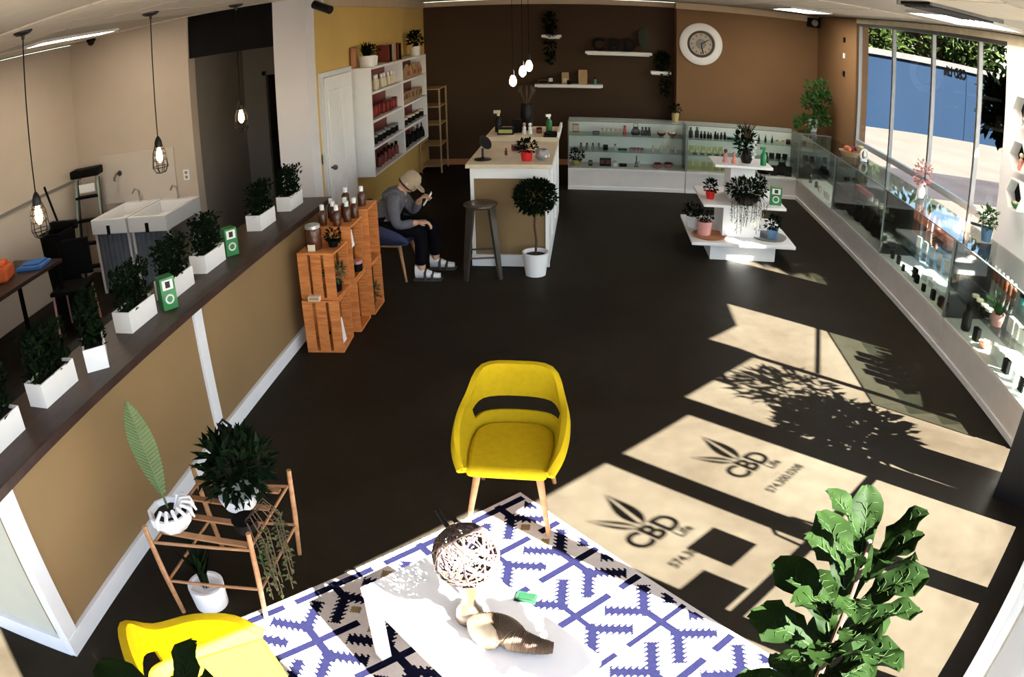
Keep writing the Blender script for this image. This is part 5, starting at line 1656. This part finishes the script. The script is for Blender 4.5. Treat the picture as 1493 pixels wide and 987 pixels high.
# head bent forward
hd = MB()
prof = [(0.0001, -0.115), (0.045, -0.10), (0.062, -0.06), (0.074, 0.0), (0.076, 0.04), (0.066, 0.085), (0.04, 0.11), (0.0001, 0.118)]
hd.lathe(prof, (0, 0, 0), 20, 0, 1.15, 1.0)
hd.obox((0.088, 0, -0.02), (0.03, 0.024, 0.045), Matrix.Rotation(0.3, 3, 'Y'))          # nose
hd.sphere((0.076, 0.03, 0.005), 0.011, 8, 6).sphere((0.076, -0.03, 0.005), 0.011, 8, 6)
hd.obox((0.072, 0, -0.062), (0.022, 0.045, 0.012))
hd.sphere((0.0, 0.076, -0.01), 0.022, 8, 6).sphere((0.0, -0.076, -0.01), 0.022, 8, 6)
head = hd.build('head', 'skin', pn, smooth=True)
head.location = (0.245, 0, 0.955)
head.rotation_euler = (0, rad(48), 0)
cp = MB()
cp.lathe([(0.083, -0.03), (0.085, 0.03), (0.078, 0.075), (0.05, 0.112), (0.0001, 0.126)], (0, 0, 0), 20, 0, 1.17, 1.03)
cp.prism([(0.06, -0.07), (0.16, -0.055), (0.18, 0.0), (0.16, 0.055), (0.06, 0.07)], 0.03, 0.038)
cap = cp.build('cap', 'cap_tan', head, smooth=True)
hr = MB().lathe([(0.079, -0.05), (0.0805, 0.0), (0.078, 0.03)], (-0.006, 0, 0), 20, 0, 1.1, 1.02).build('hair', 'hair_dark', head, smooth=True)


def hand(parent, loc, M, m_='skin'):
    mb_ = MB()
    loc = Vector(loc)
    mb_.obox(loc + M @ Vector((0.04, 0, 0)), (0.085, 0.075, 0.026), M)
    for q, L in enumerate((0.065, 0.075, 0.070, 0.055)):
        y = -0.027 + q * 0.018
        p0 = Vector((0.078, y, 0))
        p1 = p0 + Vector((L * 0.45, 0, -0.012))
        p2 = p1 + Vector((L * 0.30, 0, -0.032))
        p3 = p2 + Vector((L * 0.0, 0, -0.024))
        mb_.tube([loc + M @ p for p in (p0, p1, p2, p3)], [0.009, 0.009, 0.008, 0.006], 7)
    mb_.tube([loc + M @ Vector(p) for p in ((0.02, -0.035, 0), (0.045, -0.055, -0.012), (0.075, -0.055, -0.022))], [0.011, 0.010, 0.007], 7)
    return mb_.build('hand', m_, parent, smooth=True)


hand(pn, (0.345, -0.162, 0.585), Matrix.Rotation(0.15, 3, 'Z'))
hand(pn, (0.325, 0.055, 0.755), Matrix.Rotation(-0.7, 3, 'Y') @ Matrix.Rotation(-0.5, 3, 'Z'))
for x, y in ((0.36, -0.17), (0.44, 0.16)):
    mb = MB()
    # foot in a white sock with dark sandal straps
    vs_, fs = [], []
    for q in range(9):
        f = q / 8
        xx = x - 0.06 + 0.25 * f
        w = 0.036 + 0.014 * sin(PI * min(1, f * 1.1)) - (0.018 if q == 8 else 0)
        h = 0.115 - 0.085 * min(1, f * 1.25) + 0.025
        for k_ in range(10):
            a = 2 * PI * k_ / 10
            vs_.append((xx, y + w * cos(a), 0.018 + h / 2 + h / 2 * sin(a)))
    for q in range(8):
        for k_ in range(10):
            a, b = q * 10 + k_, q * 10 + (k_ + 1) % 10
            fs.append((a, b, b + 10, a + 10))
    fs += [tuple(range(9, -1, -1)), tuple(80 + k_ for k_ in range(10))]
    mb.add(vs_, fs)
    s_ = mb.build('sock', 'sock_white', pn, smooth=True)
    MB().prism([(x - 0.075, y - 0.045), (x + 0.10, y - 0.055), (x + 0.20, y - 0.045), (x + 0.21, y + 0.03), (x + 0.12, y + 0.055), (x - 0.075, y + 0.045)], 0.0, 0.022).build('sandal_sole', 'sandal', s_)
    for dx, hh in ((0.045, 0.112), (0.115, 0.078)):
        MB().tube([(x + dx, y - 0.054, 0.012), (x + dx, y - 0.048, hh * 0.75), (x + dx, y, hh), (x + dx, y + 0.048, hh * 0.75), (x + dx, y + 0.054, 0.012)], 0.014, 6).build('sandal_strap', 'sandal', s_)
ph = thing('phone', 'pale phone in the hands of the seated person', 'phone', (-1.585, 7.0, 0.775), 0.2)
b_ = MB().obox((0, 0, 0), (0.012, 0.075, 0.15), Matrix.Rotation(0.6, 3, 'Y')).build('case', 'white', ph, bevel=0.003)
MB().obox((-0.0065, 0, -0.004), (0.002, 0.066, 0.135), Matrix.Rotation(0.6, 3, 'Y')).build('screen', 'black_satin', ph)

# ------------------------------------------------------------------ rug
RA = rad(45)
ru = Vector((cos(RA), sin(RA)))
rv = Vector((sin(RA), -cos(RA)))
RC = Vector((-0.35, 3.40))
LA, LB, CELL = 1.96, 2.50, 0.0101


def motif(a, b):
    if a < 0.02 or b < 0.02:
        return 0
    i0 = round((a - 0.184) / 0.256)
    best = 0
    for i in range(i0 - 2, i0 + 3):
        ca = 0.184 + 0.256 * i
        cb0 = 1.227 + (0.295 if i % 2 else 0.0)
        j = round((b - cb0) / 0.59)
        for jj in (j - 1, j, j + 1):
            x, y = a - ca, b - (cb0 + 0.59 * jj)
            ay = abs(y)
            if abs(y) < 0.0195 and abs(x) < 0.222:
                return 1
            if abs(x) < 0.0195 and ay < 0.115:
                return 1
            # forked arms with saw teeth
            tx, ty = abs(x), ay - 0.105
            t_along = (tx + ty) / 1.41421
            perp = abs(tx - ty) / 1.41421
            if -0.01 < t_along < 0.185:
                tooth = 0.015 if (int(t_along / 0.0145) % 2 == 0) else 0.0
                if perp < 0.021 + tooth:
                    return 1
            if abs(x) + abs(ay - 0.215) * 1.0 < 0.034:
                best = 2
    return best


na, nb = int(LA / CELL), int(LB / CELL)
vs_ = []
for i in range(na + 1):
    for j in range(nb + 1):
        vs_.append((-ru.x * i * CELL + rv.x * j * CELL, -ru.y * i * CELL + rv.y * j * CELL, 0.010))
fs, mi = [], []
for i in range(na):
    for j in range(nb):
        k_ = i * (nb + 1) + j
        fs.append((k_, k_ + nb + 1, k_ + nb + 2, k_ + 1))
        mi.append(motif((i + 0.5) * CELL, (j + 0.5) * CELL))
rugt = thing('rug', 'white rug with navy serrated branching motifs under the coffee table', 'rug', (RC.x, RC.y, 0))
mb = MB()
mb.v, mb.f, mb.mi = vs_, fs, mi
mb.build('pile', ['rug_white', 'rug_navy', 'rug_yellow'], rugt)
e0 = [Vector((0, 0)), -ru * na * CELL, -ru * na * CELL + rv * nb * CELL, rv * nb * CELL]
MB().prism([(p.x, p.y) for p in e0], 0.0, 0.0096).build('backing', 'rug_white', rugt)
for k_ in range(34):
    p = -ru * (0.03 + k_ * LA / 34.5)
    MB().box(-0.01, 0.01, -0.018, 0.0, 0.002, 0.008).build('edge_stitch', 'rug_navy', rugt).location = (p.x - rv.x * 0.004, p.y - rv.y * 0.004, 0)

# ------------------------------------------------------------------ coffee table and what is on it
TA = rad(46)
tu, tv = Vector((cos(TA), sin(TA), 0)), Vector((sin(TA), -cos(TA), 0))
TH = 0.43
tl = Vector((-0.865, 2.09, 0))
TW_, TL_ = 0.47, 0.89
tc_ = tl + tu * TW_ / 2 + tv * TL_ / 2
tb = thing('coffee_table', 'white rectangular coffee table on the rug', 'table', tc_ + Vector((0, 0, 0.0102)), TA)
# local x along tu, local -y along tv
h2 = TH - 0.0102
MB().box(-TW_ / 2, TW_ / 2, -TL_ / 2, TL_ / 2, h2 - 0.05, h2).build('table_top', 'white', tb, bevel=0.003)
for sx in (-1, 1):
    for sy in (-1, 1):
        x, y = sx * (TW_ / 2 - 0.03), sy * (TL_ / 2 - 0.03)
        MB().box(x - 0.026, x + 0.026, y - 0.026, y + 0.026, 0, h2 - 0.05).build('leg', 'white', tb, bevel=0.002)
    MB().box(sx * (TW_ / 2 - 0.03) - 0.010, sx * (TW_ / 2 - 0.03) + 0.010, -TL_ / 2 + 0.056, TL_ / 2 - 0.056, h2 - 0.09, h2 - 0.05).build('side_rail', 'white', tb)

gl = thing('woven_globe', 'woven rattan globe on a turned wooden stand', 'ornament', (-0.40, 1.98, TH))
MB().lathe([(0.052, 0), (0.055, 0.01), (0.05, 0.05), (0.030, 0.085), (0.024, 0.11), (0.034, 0.135), (0.030, 0.16), (0.042, 0.20), (0.034, 0.215)], (0, 0, 0), 22).build('stand', 'turned_wood', gl, smooth=True)
rng = random.Random(6)
for m_, cnt in (('wicker_red', 16), ('wicker_pink', 20), ('wicker_purple', 8), ('straw', 14)):
    mb = MB()
    for _ in range(cnt):
        ax = Vector((rng.gauss(0, 1), rng.gauss(0, 1), rng.gauss(0, 1))).normalized()
        e1 = ax.orthogonal().normalized()
        e2 = ax.cross(e1)
        off = rng.uniform(-0.07, 0.07)
        R = 0.118 + rng.uniform(-.004, .002)
        rr = math.sqrt(max(1e-4, R * R - off * off))
        mb.tube([Vector((0, 0, 0.325)) + ax * off + (e1 * cos(2 * PI * q / 22) + e2 * sin(2 * PI * q / 22)) * rr for q in range(22)], 0.0032, 5, closed=True)
    mb.build('cane_band', m_, gl)
sk = thing('dark_stick', 'short dark stick poking out above the woven globe', 'stick', (-0.44, 2.06, TH))
MB().tube([(0.05, -0.02, 0.0), (0.0, 0.10, 0.18), (-0.13, 0.26, 0.26)], [0.008, 0.010, 0.011], 8).build('stick', 'black', sk)
MB().lathe([(0.03, 0), (0.03, 0.006)], (0.05, -0.02, 0), 12).build('foot', 'black', sk)

wv = thing('woven_horn', 'coiled straw horn lying on the coffee table', 'ornament', (-0.255, 1.80, TH))
mb, mb2 = MB(), MB()
P, Rr = [], []
for q in range(60):
    f = q / 59
    a = 2.6 - 3.3 * f
    rad_ = 0.085
    if f < 0.62:
        g = f / 0.62
        P.append(Vector((-0.02 + rad_ * 0.8 * cos(a), -0.0 + rad_ * 0.8 * sin(a), 0.075 - 0.02 * g)))
        Rr.append(0.072 - 0.024 * g)
    else:
        g = (f - 0.62) / 0.38
        b0 = Vector((-0.02 + rad_ * 0.8 * cos(2.6 - 3.3 * .62), rad_ * 0.8 * sin(2.6 - 3.3 * .62), 0.055))
        P.append(b0 + Vector((0.14 * g, -0.05 * g + 0.03 * g * g, -0.018 * g)))
        Rr.append(0.048 - 0.026 * g)
Rr = [r * (1.0 + (0.07 if q % 2 else -0.03)) for q, r in enumerate(Rr)]
MB().tube(P[:40], Rr[:40], 18).build('coil', 'straw', wv, smooth=True)
MB().tube(P[38:], Rr[38:], 16).build('tail', 'straw_dark', wv, smooth=True)
mb = MB()
for q in range(2, 58, 2):
    c = P[q]
    d_ = (P[min(q + 1, 59)] - P[q - 1]).normalized()
    e1 = d_.cross(Vector((0, 0, 1))).normalized()
    e2 = d_.cross(e1)
    mb.tube([c + (e1 * cos(2 * PI * k_ / 16) + e2 * sin(2 * PI * k_ / 16)) * (Rr[q] * 1.05) for k_ in range(16)], 0.003, 4, closed=True)
mb.build('straw_rings', 'straw_dark', wv)
single('green_card', MB().obox((0, 0, 0.0025), (0.085, 0.055, 0.003)).obox((0.0, 0.0, 0.0075), (0.08, 0.05, 0.003), Matrix.Rotation(0.08, 3, 'X')).obox((0.005, 0.0, 0.014), (0.065, 0.035, 0.002), Matrix.Rotation(-0.12, 3, 'Y')), 'green_card', 'small green packet on the coffee table', 'packet', (-0.20, 2.11, TH + 0.001), -0.2)

# ------------------------------------------------------------------ plant stand by the counter
ps = thing('plant_stand', 'wooden plant stand with slender legs beside the counter', 'plant stand', (-1.66, 2.42, 0))
for x, y in ((-0.22, -0.27), (0.22, -0.20), (-0.21, 0.25), (0.23, 0.30)):
    MB().tube([(x, y, 0), (x * 1.12, y, 0.27), (x * 1.2, y, 0.54)], [0.012, 0.014, 0.012], 8).build('leg', 'leg_wood', ps)
for z in (0.20, 0.44):
    mb = MB()
    q4 = [(-0.245, -0.26), (0.245, -0.20), (0.25, 0.30), (-0.235, 0.25)]
    for k_ in range(4):
        a, b = q4[k_], q4[(k_ + 1) % 4]
        mb.tube([(a[0], a[1], z), (b[0], b[1], z)], 0.008, 6)
    mb.build('ring_rail', 'leg_wood', ps)
for k_ in range(4):
    y = -0.2 + k_ * 0.14
    MB().box(-0.235, 0.235, y, y + 0.035, 0.448, 0.458).build('slat', 'leg_wood', ps)
fp = thing('coral_bowl', 'white faceted bowl with finger shaped white stems on the plant stand', 'potted plant', (-1.84, 2.28, 0.459))
MB().lathe([(0.07, 0), (0.11, 0.05), (0.115, 0.10), (0.10, 0.10), (0.085, 0.075), (0.0001, 0.07)], (0, 0, 0), 9).build('bowl', 'white', fp)
MB().lathe([(0.088, 0.078), (0.0001, 0.082)], (0, 0, 0), 12).build('soil', 'soil', fp)
for q in range(8):
    a = -1.6 + q * 0.42
    MB().tube([(cos(a) * 0.03, sin(a) * 0.03, 0.07), (cos(a) * 0.075, sin(a) * 0.075, 0.13), (cos(a) * 0.115, sin(a) * 0.115, 0.115), (cos(a) * 0.13, sin(a) * 0.13, 0.07)], [0.008, 0.010, 0.010, 0.005], 7).build('finger_stem', 'white', fp, smooth=True)
feather('tall green feather shaped leaf ornament standing in the coral bowl', (-1.87, 2.31, 0.54), 0.56, 0.075, 'leaf_metal', 0.15, -0.10)
cb = thing('floor_pot', 'white cylinder pot with a dark slender plant under the stand', 'potted plant', (-1.76, 2.26, 0))
MB().lathe([(0.088, 0), (0.095, 0.12), (0.095, 0.13), (0.080, 0.13), (0.078, 0.11), (0.0001, 0.11)], (0, 0, 0), 26).build('pot', 'white', cb, smooth=True)
mb = MB()
rng = random.Random(31)
for q in range(26):
    a = rng.uniform(0, 6.28)
    l = rng.uniform(0.18, 0.34)
    mb.leaf((cos(a) * 0.02, sin(a) * 0.02, 0.10), (cos(a) * 0.22, sin(a) * 0.22, 1), l, 0.03)
mb.build('foliage', 'dark_leaf', cb)
dp = thing('dark_fern', 'dark bushy plant in a white pot on the plant stand', 'potted plant', (-1.58, 2.52, 0.459))
MB().lathe([(0.08, 0), (0.10, 0.05), (0.10, 0.07), (0.088, 0.07), (0.0001, 0.06)], (0, 0, 0), 22).build('pot', 'white', dp, smooth=True)
mb = MB()
foliage(mb, (0.0, 0.03, 0.19), (0.17, 0.15, 0.15), 420, 0.085, 0.03, rng, 0.15)
mb.build('foliage', 'dark_leaf', dp)
MB().tube([(0, 0.04, 0.2), (-0.02, 0.05, 0.34), (-0.05, 0.05, 0.40), (-0.02, 0.05, 0.43), (0.02, 0.05, 0.40), (-0.01, 0.05, 0.34), (-0.04, 0.05, 0.37)], 0.007, 6).build('curled_tendril', 'black', dp, smooth=True)
tp = thing('trailing_vine', 'trailing variegated vine hanging from the right of the stand', 'potted plant', (-1.47, 2.34, 0.459))
MB().lathe([(0.05, 0), (0.065, 0.06), (0.055, 0.06), (0.0001, 0.05)], (0, 0, 0), 16).build('pot', 'black', tp, smooth=True)
mb, ml = MB(), MB()
rng = random.Random(9)
for q in range(9):
    x, y = 0.05 + 0.05 * rng.random(), -0.10 + 0.035 * q
    l = rng.uniform(0.25, 0.42)
    mb.tube([(0, 0, 0.05), (x * 0.7, y * 0.7, 0.09), (x + 0.02, y, -0.02), (x + 0.03, y - 0.02, -l)], 0.003, 4)
    for k_ in range(int(l / 0.02)):
        ml.leaf((x + 0.025, y - 0.01, -k_ * 0.02), (rng.uniform(-1, 1), rng.uniform(-1, .3), rng.uniform(-.4, .4)), 0.034, 0.020)
mb.build('vines', 'bark', tp)
ml.build('hanging_leaves', 'trail_leaf', tp)

# ------------------------------------------------------------------ fiddle leaf figs
def fig_leaf_mesh(seed, L=0.2, w=0.13):
    rng_ = random.Random(seed)
    K, C = 9, 6
    vs__, fs_ = [], []
    ph_ = rng_.uniform(0, 6)
    for i in range(K + 1):
        f = i / K
        hw = w / 2 * (0.30 + 0.78 * f ** 0.9) * math.sqrt(max(0.0, 1 - max(0, (f - 0.55) / 0.47) ** 2.2))
        if f < 0.12:
            hw *= 0.35 + 5.4 * f
        for c in range(-C, C + 1):
            g = c / C
            wav = 0.010 * sin(f * 13 + ph_ + (2 if g > 0 else 0)) * abs(g) ** 1.5
            z = -0.10 * L * (f - 0.3) ** 2 * 4 + abs(g) * 0.25 * hw + wav + 0.004 * cos(abs(g) * 6 + f * 22)
            vs__.append((f * L, g * hw * (1 + 0.05 * sin(f * 19 + ph_)), z))
    n_ = 2 * C + 1
    for i in range(K):
        for c in range(n_ - 1):
            a = i * n_ + c
            fs_.append((a, a + n_, a + n_ + 1, a + 1))
    m_ = MB().add(vs__, fs_)
    m_.tube([(f / 6 * L * 0.96, 0, -0.10 * L * (f / 6 - 0.3) ** 2 * 4 + 0.001) for f in range(7)], [0.0026, 0.0026, 0.0024, 0.0022, 0.002, 0.0016, 0.001], 5, 1)
    for i in range(2, K - 1):
        for sg in (-1, 1):
            pp = []
            for c in (0, 2, 4):
                v_ = vs__[min(K, i + (c + 1) // 3) * n_ + C + sg * c]
                pp.append((v_[0], v_[1], v_[2] + 0.0012))
            m_.tube(pp, [0.0013, 0.0011, 0.0006], 4, 1)
    return m_.build('leaf', ['fig_leaf', 'leaf_vein'], smooth=True, mesh_only=True)


FIG = [fig_leaf_mesh(q, 0.165 + 0.015 * (q % 3), 0.115 + 0.008 * (q % 2)) for q in range(5)]
for me in FIG:
    me.polygons.foreach_set('use_smooth', [True] * len(me.polygons))


def fig_tree(label, loc, z0, z1, n, seed, potm='white', lean=(0, 0), ls=1.0):
    rng_ = random.Random(seed)
    t_ = thing('fiddle_leaf_fig', label, 'potted plant', loc, 0, 'fiddle leaf figs')
    pot(MB(), 0.14, 0.18, 0.32, 24).build('pot', potm, t_, smooth=True)
    MB().tube([(0, 0, 0.25), (lean[0] * .3, lean[1] * .3, z0 * 0.6), (lean[0] * .7, lean[1] * .7, z0 + (z1 - z0) * .5), (lean[0], lean[1], z1)], [0.015, 0.013, 0.010, 0.006], 8).build('stem', 'bark', t_, smooth=True)
    for q in range(n):
        f = (q + 0.5) / n
        a = q * 2.39996 + rng_.uniform(-.25, .25)
        z = z0 + (z1 - z0) * f
        el = 0.15 + 0.95 * f ** 1.6 + rng_.uniform(-.2, .2)
        sc = 0.80 + 0.30 * sin(PI * min(1, f * 0.9 + 0.15)) + rng_.uniform(-.08, .08)
        fx, fy = lean[0] * (0.3 + .7 * f), lean[1] * (0.3 + .7 * f)
        o_ = inst('leaf', FIG[q % 5], t_, (fx + cos(a) * 0.03, fy + sin(a) * 0.03, z))
        o_.rotation_euler = (rng_.uniform(-.4, .4), -el, a)
        o_.scale = (sc * ls, sc * ls, sc * ls)
    return t_


fig_tree('tall fiddle leaf fig in the right foreground by the doors', (0.685, 1.27, 0), 0.66, 1.43, 36, 3, ls=1.12)
fig_tree('fiddle leaf fig at the bottom left corner, mostly cut off', (-0.80, 0.73, 0), 0.6, 1.33, 22, 8, ls=1.25)

# black planter with a bushy plant just inside the corner pane
bp = thing('black_planter', 'tall black square planter with a bush by the corner pane, at the right edge', 'planter', (2.88, 3.30, 0), B_)
MB().lathe([(0.25, 0), (0.22, 0.78), (0.23, 0.80), (0.19, 0.80), (0.18, 0.72), (0.0001, 0.72)], (0, 0, 0), 4).build('planter_body', 'black_satin', bp).rotation_euler = (0, 0, PI / 4)
MB().tube([(0, 0, 0.7), (0.03, 0.0, 1.1), (0.1, 0.02, 1.5)], 0.02, 8).build('stem', 'bark', bp)
mb = MB()
rng = random.Random(12)
foliage(mb, (0.12, 0.06, 1.15), (0.38, 0.17, 0.36), 900, 0.13, 0.05, rng, 0.1)
foliage(mb, (0.38, 0.06, 1.66), (0.32, 0.16, 0.28), 300, 0.13, 0.035, rng, 0.2)
mb.build('foliage', 'dark_leaf', bp)

# ------------------------------------------------------------------ finer pieces belong to the part they sit on
SUB = {'wall_clock': (('hour_mark', 'dial'), ('hand', 'dial')), 'sink': (('drain', 'basin'), ('towel_clip', 'basin')), 'pendant_lamp': (('bulb', 'socket'), ('cage', 'socket')), 'pendant_bulb': (('bulb', 'socket'),),
       'step_ladder': (('sticker', 'rail'),), 'green_carton': (('label_panel', 'carton_body'), ('printed_mark', 'carton_body'), ('printed_ring', 'carton_body')), 'display_case': (('kick_strip', 'plinth'), ('edge_strip', 'top_glass')),
       'topiary': (('soil', 'pot'),), 'coral_bowl': (('soil', 'bowl'), ('finger_stem', 'bowl')), 'glass_jar': (('lid', 'jar_body'), ('tag', 'jar_body')), 'phone': (('screen', 'case'),), 'dark_fern': (('curled_tendril', 'foliage'),)}
for o in list(scene.objects):
    if o.parent is None and o.type == 'EMPTY':
        base = o.name.split('.')[0]
        for cn, pn_ in SUB.get(base, ()):
            kids = list(o.children)
            par = next((k for k in kids if k.name.split('.')[0] == pn_), None)
            if par is None:
                continue
            for k in kids:
                if k.name.split('.')[0] == cn:
                    L = Matrix.LocRotScale(par.location, par.rotation_euler, par.scale)
                    k.parent = par
                    k.matrix_parent_inverse = L.inverted()
